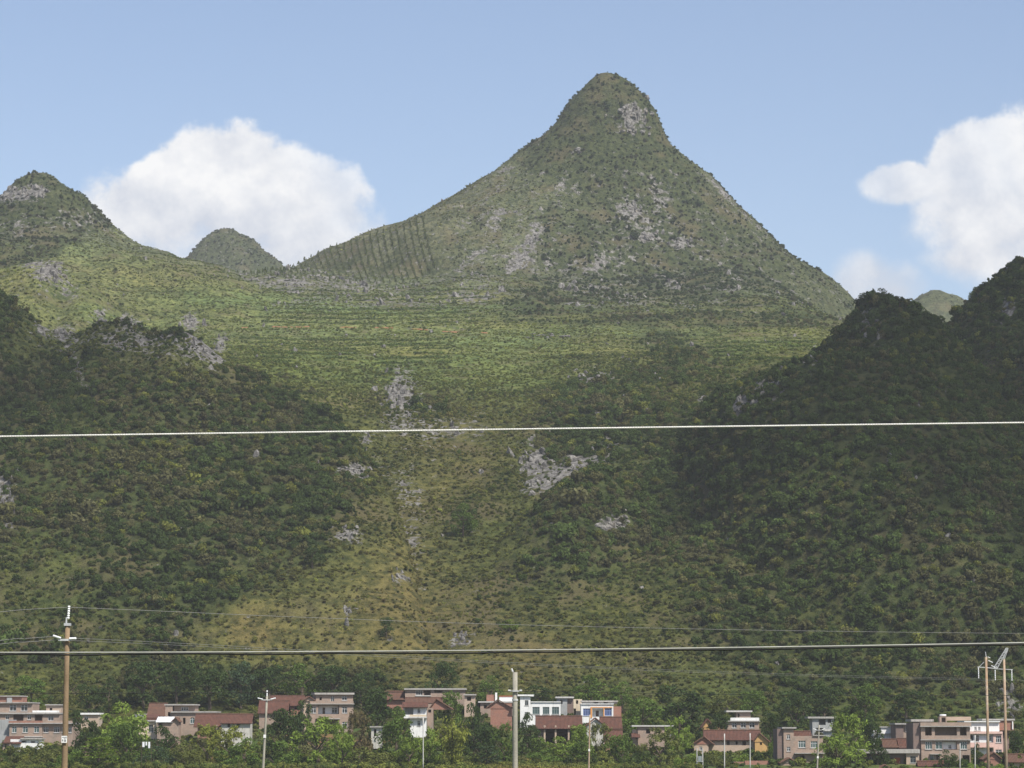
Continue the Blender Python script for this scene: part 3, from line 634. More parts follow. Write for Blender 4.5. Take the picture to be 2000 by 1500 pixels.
# low bushes and herbs mixed into the grass
for nm, N_, box, lab, sc_ in (('low_bushes', 230000, (-215, 215, 655, 1010), 'low bushes and herbs speckling the slopes above the village', (.28, .75)),
                         ('upland_bushes', 300000, (-420, 420, 1000, 1760), 'low bushes speckling the bowl and the main mountain', (.32, .70))):
    X, Y, Z, idx = sample(N_, *box); px, py, dark, dry, stone = zones(X, Y, Z, idx)
    cl = .5 + .9 * fbm(X, Y, 9, 3, 171)
    k = (RNG.random(len(X)) < np.clip(cl, .08, 1) * (1 - .8 * sstep(.5, .85, dark)) * (1 - .55 * sstep(.45, .8, dry)) * (1 - .85 * sstep(.2, .5, stone)) * (1 - planted(px, py))) & (py < 1378); X, Y, Z, dark, dry = (q[k] for q in (X, Y, Z, dark, dry))
    t = tints(np.clip(dark + .12 + RNG.normal(0, .2, len(X)), 0, 1), np.clip(dry + .1, 0, 1), X, Y) * np.exp(RNG.normal(-.05, .24, (len(X), 1))) * (.82 + .36 * sstep(780, 1050, Y))[:, None]  # tints rise up the valley: sunlit bowl painted into the bush colour
    scatter(nm, np.stack([X, Y, Z - .05], 1), RNG.uniform(*sc_, len(X)) * np.exp(RNG.normal(0, .25, len(X))), t, SHRUBS, lab, 'bushes', squash=.9)
# loose limestone
X, Y, Z, idx = sample(150000, -480, 480, 680, 1750)
px, py, dark, dry, stone = zones(X, Y, Z, idx)
k = RNG.random(len(X)) < np.clip(.006 + .20 * sstep(.17, .5, stone), 0, 1)
X, Y, Z = X[k], Y[k], Z[k]; s = RNG.uniform(.3, .75, len(X)) * np.minimum(np.exp(RNG.normal(0, .35, len(X))), 1.6) * np.where(Y > 1300, 1.3, 1)
scatter('loose_rocks', np.stack([X, Y, Z - .05 * s], 1), s, np.ones((len(X), 3)), STONES, 'grey-white limestone rocks strewn over the slopes', 'rocks', squash=1.5)
# plantation rows on the saddle
P = []
for r_ in range(30):
    x0 = 452 + r_ * 12.9
    top = np.interp(x0, [450, 540, 600, 700, 800, 840], [530, 514, 500, 468, 434, 425]); bot = np.interp(x0, [450, 600, 700, 780, 850], [536, 548, 556, 552, 520])
    n_ = int((bot - top) / 4.2) + 1
    for j in range(n_):
        t = j / max(n_ - 1, 1); pyj = top + 2 + t * (bot - top - 2); P.append((x0 + 26 * t * (0.4 + .6 * t) + random.gauss(0, .7), pyj + random.gauss(0, .5)))
pts = np.array([tuple(hit(a, b, 1250, 1700, 1.2, h_main)) for a, b in P])
scatter('plantation_saplings', pts, RNG.uniform(1.5, 2.2, len(pts)), np.outer(RNG.uniform(.75, 1.2, len(pts)), C(.085, .11, .036)), SAPS, 'rows of young plantation trees on the saddle', 'saplings', tilt=.05)

# crop rows along the contours of the bowl
P = []
for y0, xa, xb in [(568 + 9 * k, 430 + 12 * k, 980 - 6 * k) for k in range(8)] + [(656 + 8 * k, 1375 + 4 * k, 1590) for k in range(8)] + [(664 + 9 * k, 470 + 10 * k, 880) for k in range(6)]:
    x = xa
    while x < xb:
        if vn(np.array([x / 60.]), np.array([y0 / 11.]), 3)[0] > .35: P.append((x + random.gauss(0, .8), y0 + 2.5 * sin(x / 90) + random.gauss(0, .6)))
        x += random.uniform(4.2, 6.5)
pts = np.array([tuple(hit(a, b, 900, 1500, 2.0, h_main)) for a, b in P])
scatter('crop_rows', pts, RNG.uniform(.9, 1.5, len(pts)), np.outer(RNG.uniform(.7, 1.2, len(pts)), C(.085, .125, .034)), TUFTS, 'rows of low green crops along the contours of the bowl', 'crops', tilt=.1)
# ------------------------------------------------------------------ single rock outcrops
ROCKS = [rock_mesh('rock', 40 + k, 2, 1, .8, 1.0 + .5 * (k % 3), .5) for k in range(8)]
def outcrop(px, py, w, h, n, label, seed, lean=0.0):
    p = hit(px, py); S = p.y / F; rng = random.Random(seed)
    root = tag(empty('rock_outcrop', p), label, 'rock', 'limestone outcrops')
    n = int(n * 1.6)
    for j in range(n):
        u = rng.gauss(0, .30); v = rng.gauss(0, .28)
        u += lean * v * .9
        q = hit(px + u * w, py - v * h, p.y - 45, p.y + 45, 1.0)
        sx = (min(w, 55) * .08 + 1.8) * S * rng.uniform(.5, 1.3); sz = (h * .08 + 1.8) * S * rng.uniform(.5, 1.3)
        o = link(bpy.data.objects.new('rock', ROCKS[rng.randrange(8)]), root)
        o.location = q - p + Vector((0, 0, -sz * .1)); o.scale = (sx, sx * .9, sz); o.rotation_euler = (rng.uniform(-.3, .3), rng.uniform(-.3, .3) + lean * .4, rng.uniform(0, 6.28))
for j, (a, b, w, h, n, lab) in enumerate(OUT): outcrop(a, b, w, h, n, lab, 500 + j, .5 if w < h * .8 and b < 700 else 0)
# dirt track across the bowl, broken where grass has grown over it
V = []; Fc = []
ctl = np.array(((400, 641), (470, 641), (540, 640), (620, 640), (700, 641), (760, 642), (820, 645), (870, 649), (910, 651), (950, 652)), float)
for x in np.arange(400, 950, 4.0):
    if vn(np.array([x / 34.]), np.array([.3]), 9)[0] < .47: continue
    for xx in (x, x + 4.0):
        q = hit(xx, float(np.interp(xx, ctl[:, 0], ctl[:, 1])), 1000, 1500, 1.0, h_main); k_ = .6 + .5 * float(vn(np.array([xx / 9.]), np.array([.7]), 4)[0]); V += [(q.x, q.y - .5 * k_, q.z + .05), (q.x, q.y + .5 * k_, q.z + .6 * k_)]
    n_ = len(V); Fc.append((n_ - 4, n_ - 2, n_ - 1, n_ - 3))
me = mesh_np('dirt_track', V, Fc); me.materials.append(MATS['red_earth'])
tag(link(bpy.data.objects.new('dirt_track', me)), 'thin red-earth track crossing the green bowl', None, None, 'structure')
# ------------------------------------------------------------------ village houses
class House:
    def __init__(s, name, label, pc, pb, Y, cat='house', rz=0.0):
        s.pc, s.pb, s.S = pc, pb, Y / 5540.0
        s.root = tag(empty(name, at(pc, pb, Y), radians(rz)), label, cat, 'village buildings')
    def X(s, px): return (px - s.pc) * s.S
    def Z(s, py): return (s.pb - py) * s.S
    def block(s, x0, x1, yt, yb, depth, mat, w=0.0, holes=(), name='wall', frame='frame_white', pane='glass_dark', side=None):
        """box with a front that has real openings; holes = (x0, x1, ytop, ybottom, kind) in photo pixels"""
        X0, X1, Z0, Z1 = s.X(x0), s.X(x1), s.Z(yb), s.Z(yt); mb = MB(); H = []
        for h in holes: H.append((max(s.X(h[0]), X0 + .05), min(s.X(h[1]), X1 - .05), max(s.Z(h[3]), Z0), min(s.Z(h[2]), Z1 - .05), h[4] if len(h) > 4 else 'w'))
        xs = sorted({X0, X1, *[q for h in H for q in h[:2]]}); zs = sorted({Z0, Z1, *[q for h in H for q in h[2:4]]})
        for i in range(len(xs) - 1):
            for j in range(len(zs) - 1):
                cx, cz = (xs[i] + xs[i + 1]) / 2, (zs[j] + zs[j + 1]) / 2
                if any(h[0] < cx < h[1] and h[2] < cz < h[3] for h in H): continue
                mb.quad((xs[i], w, zs[j]), (xs[i + 1], w, zs[j]), (xs[i + 1], w, zs[j + 1]), (xs[i], w, zs[j + 1]))
        for a, b, c, d_, k in H:
            dp = {'o': min(2.4, depth * .6), 'a': .3}.get(k, .22)
            mb.quad((a, w, c), (a, w + dp, c), (a, w + dp, d_), (a, w, d_)); mb.quad((b, w, c), (b, w, d_), (b, w + dp, d_), (b, w + dp, c))
            mb.quad((a, w, d_), (a, w + dp, d_), (b, w + dp, d_), (b, w, d_)); mb.quad((a, w, c), (b, w, c), (b, w + dp, c), (a, w + dp, c))
            if k == 'o': mb.quad((a, w + dp, c), (b, w + dp, c), (b, w + dp, d_), (a, w + dp, d_))
            if k == 'a':
                r = (b - a) / 2
                for sg, xx in ((1, a), (-1, b)):
                    mb.quad((xx, w, d_), (xx, w, d_ - r), (xx + sg * r * .29, w, d_ - r * .29), (xx + sg * r, w, d_))
        D = w + depth
        mb.quad((X0, w, Z0), (X0, w, Z1), (X0, D, Z1), (X0, D, Z0)); mb.quad((X1, w, Z0), (X1, D, Z0), (X1, D, Z1), (X1, w, Z1))
        mb.quad((X0, D, Z0), (X0, D, Z1), (X1, D, Z1), (X1, D, Z0)); mb.quad((X0, w, Z1), (X1, w, Z1), (X1, D, Z1), (X0, D, Z1))
        wall = mb.build(name, MATS[mat], s.root)
        for a, b, c, d_, k in H:
            if k in ('w', 'w3', 'a', 'b'): s.window(a, b, c, d_, w, frame, pane, 3 if k == 'w3' else 2)
            elif k in ('d', 'r'):
                dm = MB().box(a, b, w + .14, w + .2, c, d_).build('door', MATS['door_red' if k == 'r' else 'wood_dark'], s.root)
                MB().box(b - .22, b - .14, w + .09, w + .138, (c + d_) / 2 - .1, (c + d_) / 2 + .1).build('handle', MATS['steel'], dm)
        return wall
    def window(s, a, b, c, d_, w, frame, pane, n):
        t = .07; y0, y1 = w + .10, w + .17; m = MB()
        m.box(a, b, y0, y1, c, c + t); m.box(a, b, y0, y1, d_ - t, d_); m.box(a, a + t, y0, y1, c + t, d_ - t); m.box(b - t, b, y0, y1, c + t, d_ - t)
        for i in range(1, n): x = a + (b - a) * i / n; m.box(x - t / 2, x + t / 2, y0 + .004, y1, c + t, d_ - t)
        zt = c + (d_ - c) * .68; xe = [a] + [a + (b - a) * i / n for i in range(1, n)] + [b]
        for i in range(n): m.box(xe[i] + t, xe[i + 1] - t, y0 + .008, y1, zt - t / 2, zt + t / 2)
        f = m.build('window', MATS[frame], s.root)
        for i in range(n): MB().box(xe[i] + t * .6, xe[i + 1] - t * .6, y1 - .03, y1 + .02, c + t * .6, d_ - t * .6).build('pane', MATS[pane], f)
        MB().box(a - .1, b + .1, w - .09, w - .004, c - .12, c - .01).build('sill', MATS['concrete'], f)
    def slab(s, x0, x1, yt, yb, depth, mat='concrete', w=-.5, name='roof_slab'):
        return MB().box(s.X(x0), s.X(x1), w, w + depth + 1.0, s.Z(yb), s.Z(yt)).build(name, MATS[mat], s.root)
    def corr(s, mb, p0, p1, p2, p3, th=.14):
        p0, p1, p2, p3 = map(Vector, (p0, p1, p2, p3)); nrm = (p1 - p0).cross(p3 - p0).normalized()
        if nrm.z < 0: nrm = -nrm
        n = max(4, int((p1 - p0).length / .28)); a = []; b = []
        for i in range(n * 2 + 1):
            t = i / (n * 2); o = nrm * (.055 if i % 2 else -.03); a.append(p0.lerp(p1, t) + o); b.append(p3.lerp(p2, t) + o)
        for i in range(n * 2): mb.quad(a[i], a[i + 1], b[i + 1], b[i])
        d_ = -nrm * th; mb.quad(p0 + d_, p3 + d_, p2 + d_, p1 + d_)
        for i in range(n * 2): mb.quad(a[i], p0.lerp(p1, i / (n * 2)) + d_, p0.lerp(p1, (i + 1) / (n * 2)) + d_, a[i + 1])
        mb.quad(a[0], b[0], p3 + d_, p0 + d_); mb.quad(a[-1], p1 + d_, p2 + d_, b[-1])
    def gable(s, x0, x1, yr, ye, depth, mat='roof_tile', w=0.0, wall=None, over=.6):
        """ridge parallel to the front"""
        a, b, zr, ze = s.X(x0), s.X(x1), s.Z(yr), s.Z(ye); m = MB(); ym = w + depth / 2; dz = (zr - ze) / (depth / 2) * over
        s.corr(m, (a, w - over, ze - dz), (b, w - over, ze - dz), (b, ym, zr), (a, ym, zr)); s.corr(m, (a, w + depth + over, ze - dz), (b, w + depth + over, ze - dz), (b, ym, zr), (a, ym, zr))
        r = m.build('roof', MATS[mat], s.root)
        MB().tube([(a - .05, ym, zr + .06), (b + .05, ym, zr + .06)], .14, 6).build('ridge_cap', MATS['roof_tile_brown'], r)
        if wall:
            for x, dx in ((a + .35, .22), (b - .35, -.22)):
                m = MB(); q = [(w + .05, ze - .25), (w + depth - .05, ze - .25), (w + depth / 2, zr - .3)]
                m.quad(*[(x, y, z) for y, z in q]); m.quad(*[(x + dx, y, z) for y, z in q[::-1]])
                for i in range(3): (y0, z0), (y1, z1) = q[i], q[(i + 1) % 3]; m.quad((x, y0, z0), (x, y1, z1), (x + dx, y1, z1), (x + dx, y0, z0))
                m.build('gable_wall', MATS[wall], s.root)
        return r
    def gable_front(s, x0, x1, yr, ye, depth, mat='roof_tile', w=0.0, wall='brick_pink', xm=None, over=.45):
        """ridge pointing at the viewer, triangular gable wall in front"""
        a, b, zr, ze = s.X(x0), s.X(x1), s.Z(yr), s.Z(ye); c = s.X(xm) if xm else (a + b) / 2; m = MB()
        s.corr(m, (a, w - over, ze), (a, w + depth, ze), (c, w + depth, zr), (c, w - over, zr)); s.corr(m, (b, w - over, ze), (b, w + depth, ze), (c, w + depth, zr), (c, w - over, zr))
        m.build('roof', MATS[mat], s.root)
        m = MB(); q = [(a + .3, ze - .02), (b - .3, ze - .02), (c, zr - .3)]
        m.quad(*[(x, w, z) for x, z in q]); m.quad(*[(x, w + .25, z) for x, z in q[::-1]])
        for i in range(3): (u0, z0), (u1, z1) = q[i], q[(i + 1) % 3]; m.quad((u0, w, z0), (u1, w, z1), (u1, w + .25, z1), (u0, w + .25, z0))
        m.build('gable_wall', MATS[wall], s.root)
    def shed(s, x0, x1, yt, yb, depth, mat='roof_tile', w=0.0):
        m = MB(); s.corr(m, (s.X(x0), w, s.Z(yb)), (s.X(x1), w, s.Z(yb)), (s.X(x1), w + depth, s.Z(yt)), (s.X(x0), w + depth, s.Z(yt))); return m.build('lean_to_roof', MATS[mat], s.root)
    def column(s, x0, x1, yt, yb, mat, w=0.0): return MB().box(s.X(x0), s.X(x1), w, w + .35, s.Z(yb), s.Z(yt)).build('column', MATS[mat], s.root)

# --- far left: stepped brick block, and the long brick block in front of it
h = House('stepped_brick_house', 'stepped brick house with a small stair tower at the far left, topmost in its cluster', 55, 1440, 628)
h.block(-60, 116, 1395, 1470, 10, 'brick_pink', holes=((-20, -8, 1398, 1407), (10, 17, 1397, 1406), (25, 45, 1396, 1409, 'o'), (53, 60, 1397, 1406), (67, 82, 1396, 1409, 'o'), (93, 104, 1399, 1408)))
h.slab(-62, 117, 1392, 1395, 10); h.block(-60, 62, 1374, 1392, 9, 'brick_pink', w=.4, holes=((17, 30, 1377, 1389), (39, 52, 1377, 1389), (-25, -12, 1377, 1389)), name='upper_wall'); h.slab(-62, 63, 1372, 1374, 9, w=-.2)
h.block(-60, 40, 1361, 1372, 6, 'brick_red', w=1.5, name='roof_room'); h.block(10, 20, 1363, 1372, .3, 'plaster_grey', w=1.15, name='grey_panel'); h.slab(-62, 41, 1359, 1361, 6, w=1.0)
h.block(62, 114, 1388, 1391.8, .3, 'plaster_white', w=.2, name='parapet'); h.block(86, 115, 1378, 1391.9, 4, 'brick_buff', w=2, holes=((93, 98, 1383, 1391, 'o'),), name='stair_tower'); h.slab(84, 117, 1375.8, 1378, 4, w=1.6)
h = House('long_brick_house', 'long pink-brick block with a row of white windows behind the brown pole', 75, 1445, 606)
h.block(18, 82, 1414, 1475, 9, 'brick_pink', holes=((23, 32, 1419, 1431), (44, 54, 1419, 1431), (66, 76, 1419, 1431)), frame='frame_white', pane='glass_teal')
h.block(82.3, 142, 1414, 1475, 9, 'brick_pink', w=.5, holes=((84, 94, 1420, 1431, 'w3'), (104, 115, 1420, 1431, 'w3'), (120, 126, 1420, 1431), (133, 139, 1420, 1431)), name='wing_wall')
h.block(17, 83, 1408, 1412, .3, 'brick_red', w=-.45, name='parapet'); h.slab(16, 143, 1412, 1414, 9, 'concrete'); h.block(84, 142, 1408, 1412, .25, 'brick_pink', w=.1, name='parapet')
h.slab(17, 83, 1438.2, 1439.6, .6, 'concrete_pale', w=-.35, name='ledge')
h.block(-40, 17.5, 1406, 1475, 8, 'plaster_grey', w=1.0, name='shade_grey_side')  # left side of the house, its shade put into the grey tone
h = House('tile_roof_shed', 'low shed with white walls and a sloping tile roof below the long brick block', 45, 1460, 598, 'shed')
h.block(20, 80, 1444, 1475, 4, 'plaster_white', holes=((42, 51, 1447, 1450, 'o'), (60, 68, 1448, 1451, 'o'))); h.slab(40, 82, 1441.5, 1444, 4, 'concrete'); h.shed(6, 42, 1438, 1452, 4, w=-.8)
h = House('brick_hut', 'tiny brick hut with two dark openings at the far left edge', 12, 1475, 590, 'hut')
h.block(5, 18, 1452, 1490, 2, 'brick_pink', holes=((9, 13, 1454, 1461, 'o'), (9, 12, 1468, 1471, 'o'))); h.slab(4, 19, 1450, 1452, 2, 'roof_tile')
h = House('white_slab_house', 'house with a white flat roof slab mostly hidden by the big tree', 170, 1430, 632)
h.block(158, 192, 1396, 1460, 6, 'brick_buff', holes=((165, 172, 1399, 1406),)); h.slab(157, 194, 1392.5, 1396, 6, 'plaster_white'); h.gable_front(135, 158, 1400, 1410, 6, 'roof_tile_brown', w=.6, wall='brick_buff'); h.block(137, 157, 1410.2, 1460, 5.5, 'brick_buff', w=.7, name='wing_wall')
# --- left of centre
h = House('cream_house', 'cream plaster house with one dark window beside the large tree', 287, 1440, 612)
h.block(268, 305, 1409, 1470, 7, 'plaster_cream', holes=((290, 299, 1416, 1430),), frame='frame_grey'); h.slab(266, 306, 1407, 1409, 7, 'concrete_pale'); h.block(262, 280, 1396, 1406.8, 4, 'plaster_white', w=1, holes=((270, 275, 1399, 1405, 'o'),), name='roof_room'); h.slab(261, 281, 1394, 1396, 4, w=.7); h.block(281, 305, 1402, 1406.9, 4, 'brick_red', w=1.2, name='upper_wall'); h.shed(280, 307, 1395, 1402, 4, w=.9)
h = House('brown_roof_house', 'house with a broad brown tile roof behind the brick house with the arched window', 305, 1420, 640)
h.gable(286, 323, 1374, 1396, 8, 'roof_tile_brown', wall='brick_red'); h.block(288, 321, 1396.5, 1450, 8, 'brick_red')
h = House('arched_window_house', 'brick house with an arched white window and a small upper floor', 370, 1425, 624)
h.block(336, 422, 1392, 1455, 8, 'brick_pink', holes=((346, 351, 1402, 1412, 'o'), (357, 362, 1402, 1414, 'o'), (371, 380, 1401, 1413, 'a')), pane='glass_teal'); h.slab(334, 424, 1389.5, 1392, 8)
h.block(322, 336, 1378, 1455, 8, 'brick_pink', w=.3, holes=((327, 332, 1391, 1399, 'o'),), name='stair_tower'); h.block(338, 380, 1378, 1389.3, 6, 'brick_pink', w=1.2, holes=((352, 366, 1381, 1388, 'w3'),), name='upper_wall'); h.slab(320, 383, 1375.5, 1378, 6, w=.1)
h = House('white_roof_hut', 'small brick hut with a white sheet lean-to roof in front of the arched-window house', 325, 1425, 608, 'hut')
h.block(307, 349, 1410, 1460, 4, 'brick_pink', holes=((310, 317, 1411.5, 1421, 'o'),)); h.shed(304, 337, 1400, 1410, 4, 'metal_white', w=-.5); h.gable_front(334, 352, 1401, 1410, 4, 'roof_tile_brown', w=-.1)
h = House('hipped_tile_house', 'brick house with a steep red-brown tile roof right of the arched-window house', 408, 1430, 612)
h.block(386, 427, 1416.5, 1465, 7, 'brick_red', holes=((396, 402, 1419, 1426, 'o'),)); h.gable(378, 432, 1395, 1416, 7, wall='brick_red'); h.column(422, 426, 1416, 1465, 'brick_pink', w=-.5)
h = House('long_tile_house', 'long low house with a faded tile roof and white wall patches', 460, 1425, 606)
h.block(432, 488, 1410.5, 1460, 6, 'plaster_dirty', holes=((444, 450, 1413, 1420, 'o'), (462, 468, 1413, 1420, 'o'))); h.gable(430, 492, 1395, 1410, 6, wall='brick_pink')
h = House('red_tile_house', 'red tile-roofed house beside the thin leaning pole', 533, 1410, 636)
h.block(506, 560, 1390.5, 1450, 7, 'brick_pink', holes=((516, 522, 1394, 1401, 'o'),)); h.gable(503, 563, 1369, 1390, 7, wall='brick_pink')
h = House('upper_tile_house', 'red tile-roofed house one step above and behind the red one by the leaning pole', 558, 1400, 652)
h.block(527, 590, 1376.5, 1440, 7, 'brick_red', holes=((575, 580, 1379, 1385, 'o'),)); h.gable(525, 593, 1359, 1376, 7, wall='brick_red')
h = House('brick_villa', 'three-storey brick villa with a white recessed balcony and an arched opening', 650, 1425, 630, rz=9)
h.block(604, 690, 1376, 1404, 9, 'brick_pink', holes=((607, 617, 1381, 1393), (621, 662, 1378, 1395, 'o'), (668, 678, 1381, 1393)), pane='glass_dark'); h.block(604, 690, 1404.2, 1460, 9, 'brick_pink', holes=((625, 660, 1406, 1440, 'o'), (668, 678, 1410, 1420)), name='lower_wall')
h.block(621.5, 661.5, 1378.2, 1394.8, .2, 'plaster_white', w=1.7, holes=((631, 636, 1382, 1394.5, 'd'), (649, 660, 1382, 1393, 'w')), name='recess_wall')
h.block(619, 664, 1395.5, 1403, .15, 'brick_pink', w=-.8, name='balcony'); h.slab(619, 664, 1403.2, 1404.8, .2, w=-.85, name='balcony_floor'); h.block(604, 690, 1370, 1374.5, .2, 'brick_pink', w=-.3, name='parapet'); h.slab(602, 692, 1374.6, 1375.9, 9)
h.block(617, 690, 1357, 1374.4, 8, 'brick_pink', w=.8, holes=((624, 628.5, 1362, 1368, 'o'), (646, 653, 1360, 1371, 'a'), (668, 678, 1360, 1368)), name='upper_wall'); h.slab(614, 692, 1352.5, 1357, 8, w=.2)
h.gable_front(590, 617, 1360, 1369, 7, 'roof_tile_brown', w=.5, wall='brick_buff'); h.block(593, 603.5, 1369.4, 1460, 6, 'brick_buff', w=.8, name='wing_wall')
h = House('small_white_shed', 'small white shed with a flat slab left of the dense round tree', 735, 1440, 600, 'shed')
h.block(725, 746, 1421, 1462, 3, 'plaster_dirty', holes=((730, 735, 1424, 1438, 'o'),)); h.slab(722, 749, 1418.5, 1421, 3)
h = House('ridge_top_brick_house', 'long flat-roofed brick house standing highest behind the white tile-roofed house', 845, 1385, 658)
h.block(791, 908, 1347.5, 1420, 7, 'brick_pink', holes=((812, 825, 1348.5, 1358, 'w3'), (828, 841, 1348.5, 1358, 'o'), (848, 863, 1349, 1353, 'o'))); h.slab(789, 911, 1344.5, 1347.5, 7); h.gable(752, 792, 1350, 1364, 6, 'roof_tile_brown', w=.5, wall='brick_red'); h.block(755, 790.5, 1364.3, 1420, 6, 'brick_red', w=.6, name='wing_wall')
h.block(811, 842, 1358.3, 1360, .3, 'concrete_pale', w=-.35, name='ledge')
h = House('white_tile_house', 'narrow two-storey white house with a front tile roof and balcony', 815, 1425, 622)
h.block(788, 833, 1381.5, 1403, 6, 'plaster_white', holes=((790, 807, 1383, 1396, 'o'), (815, 821, 1384, 1393))); h.block(801, 833, 1403.3, 1460, 6, 'plaster_white', holes=((815, 821, 1408, 1418),), name='lower_wall'); h.slab(799, 834, 1400, 1403, .3, 'concrete_pale', w=-1.0, name='balcony_floor'); h.block(800, 833, 1396, 1399.8, .12, 'plaster_cream', w=-.9, name='balcony')
h.shed(785, 836, 1371.5, 1381.5, 2.2, w=-.9); h.gable(790, 864, 1363, 1371.5, 5, 'roof_tile_brown', w=1.5, wall='brick_red'); h.block(834, 846, 1383, 1460, 5, 'brick_pink', w=.4, holes=((836, 842, 1386, 1392, 'o'),), name='side_wall'); h.gable_front(836, 886, 1365, 1386, 6, 'roof_tile_brown', w=.9, wall='brick_red', xm=852)
# --- centre
h = House('half_built_house', 'patched brick house with a white parapet left of the grey concrete pole', 965, 1410, 650)
h.block(938, 1006, 1372.5, 1440, 7, 'brick_pink', holes=((945, 951, 1377, 1384, 'o'),)); h.slab(934, 1007, 1370, 1372.5, 7, 'concrete_pale'); h.block(950, 966, 1357, 1369.8, 5, 'brick_red', w=1, name='upper_wall'); h.column(967, 971, 1353, 1369.8, 'plaster_white', w=.6); h.block(975, 1006, 1361, 1369.8, 5, 'plaster_white', w=.6, name='white_parapet'); h.block(974, 1007, 1359, 1360.9, 5.2, 'door_red', w=.5, name='red_band'); h.slab(905, 930, 1356, 1358.5, 5, 'concrete'); h.block(907, 928, 1358.7, 1400, 4, 'brick_buff', holes=((912, 920, 1361, 1369, 'o'),), name='wing_wall')
h = House('red_wall_house', 'house with a tall bare red-brown wall just left of the grey pole', 978, 1415, 634)
h.block(958, 1000, 1374, 1445, 6, 'brick_red'); h.gable_front(948, 1004, 1366, 1384, 6, 'roof_tile_brown', w=-.1, wall='brick_red', xm=972)
h = House('white_modern_house', 'clean white two-storey house with a tower and three green-grey windows', 1055, 1420, 632)
h.block(1016, 1036, 1360, 1450, 7, 'plaster_white', w=-.3, holes=((1025, 1032, 1368, 1378), (1025, 1031, 1391, 1400)), frame='frame_grey', name='tower'); h.slab(1010, 1043, 1357, 1360, 7, 'plaster_white', w=-.8)
h.block(1036.2, 1095, 1372, 1450, 8, 'plaster_white', w=0, holes=((1040, 1054, 1381, 1395, 'w3'), (1060, 1073, 1381, 1395, 'w3'), (1078, 1092, 1381, 1395, 'w3')), frame='frame_grey', pane='glass_teal'); h.slab(1035.8, 1096, 1370.5, 1372, 8, 'plaster_white', w=-.25, name='coping')
h = House('grey_tower_house', 'narrow house with a grey tower and a dark brick wall between the two white houses', 1112, 1420, 648)
h.block(1088, 1108, 1364, 1450, 7, 'plaster_grey', holes=((1094, 1099, 1368, 1375, 'o'),), name='tower'); h.slab(1085, 1121, 1361, 1364, 7, 'concrete_pale'); h.block(1108.2, 1120, 1365, 1450, 6.5, 'brick_dark', w=.3, name='dark_wall'); h.block(1120.2, 1137, 1366, 1450, 6.5, 'plaster_cream', w=.2, holes=((1125, 1129.5, 1368, 1375, 'o'), (1120.6, 1125, 1384, 1396, 'o')), name='cream_wall')
h = House('orange_trim_house', 'white house with orange trim and blue-framed windows', 1167, 1420, 638)
h.block(1135, 1198, 1376, 1450, 8, 'plaster_white', holes=((1139, 1153, 1384, 1398, 'w3'), (1157, 1178, 1385, 1400, 'o'), (1181, 1195, 1384, 1398, 'w3')), frame='frame_blue', pane='glass_blue')
for a, b, c, d_ in ((1153.5, 1156.5, 1383, 1402), (1178.5, 1180.6, 1383, 1402), (1153.5, 1196, 1381.3, 1382.8)): h.block(a, b, c, d_, .12, 'plaster_orange', w=-.14, name='orange_trim')
h.block(1157.3, 1177.7, 1385.2, 1399.8, .2, 'plaster_white', w=1.6, holes=((1164, 1170, 1388, 1399.6, 'd'),), name='recess_wall'); h.slab(1134, 1199, 1374.5, 1376, 8, 'plaster_white', w=-.25, name='coping'); h.block(1138, 1206, 1371, 1374.4, 6, 'concrete', w=2.2, holes=((1160, 1169, 1371.3, 1374.2, 'o'), (1180, 1188, 1371.3, 1374.2, 'o')), name='roof_room'); h.slab(1136, 1208, 1368.5, 1371, 6, w=1.8); h.block(1198.2, 1214, 1380, 1450, 7, 'brick_red', w=.8, name='brick_wing')
h = House('open_tile_barn', 'open-fronted barn with a wide dark red tile roof on pillars below the white houses', 1092, 1445, 612, 'barn')
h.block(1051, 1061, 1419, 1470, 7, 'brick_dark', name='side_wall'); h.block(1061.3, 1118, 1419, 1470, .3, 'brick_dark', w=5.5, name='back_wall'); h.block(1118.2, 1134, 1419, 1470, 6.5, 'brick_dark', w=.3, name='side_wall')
h.gable(1046, 1138, 1399, 1418, 7, wall='brick_dark', over=1.0)
for a in (1062, 1083.5, 1109): h.column(a, a + 3.4, 1417, 1470, 'brick_buff', w=-.5)
MB().box(h.X(1065.6), h.X(1083), -.4, -.28, h.Z(1432), h.Z(1430.6)).build('rail', MATS['wood_dark'], h.root); MB().box(h.X(1087.2), h.X(1108.6), -.4, -.28, h.Z(1432), h.Z(1430.6)).build('rail', MATS['wood_dark'], h.root)
h = House('white_gable_house', 'old house with a peeling white gable and a tile roof behind the thin brown pole', 1175, 1445, 606)
h.block(1146, 1180, 1421, 1470, 7, 'plaster_dirty', holes=((1160, 1166, 1424, 1430, 'o'),)); h.gable_front(1140, 1188, 1402, 1421, 7, w=-.1, wall='plaster_dirty', xm=1163); h.block(1180.3, 1212, 1421, 1470, 5, 'brick_red', w=1.2, name='wing_wall'); h.gable(1172, 1216, 1401, 1420, 6, w=1.0, wall='brick_red')
h = House('lower_tile_hut', 'low hut with a small red tile roof under the white-gabled house', 1198, 1455, 594, 'hut')
h.block(1182, 1214, 1441, 1480, 4, 'brick_red', holes=((1190, 1196, 1443, 1452, 'o'),)); h.gable(1179, 1217, 1427, 1441, 4, wall='brick_red')
h = House('slab_roof_ruin', 'unfinished brick house with a thin overhanging slab below the domed tree', 1275, 1460, 602)
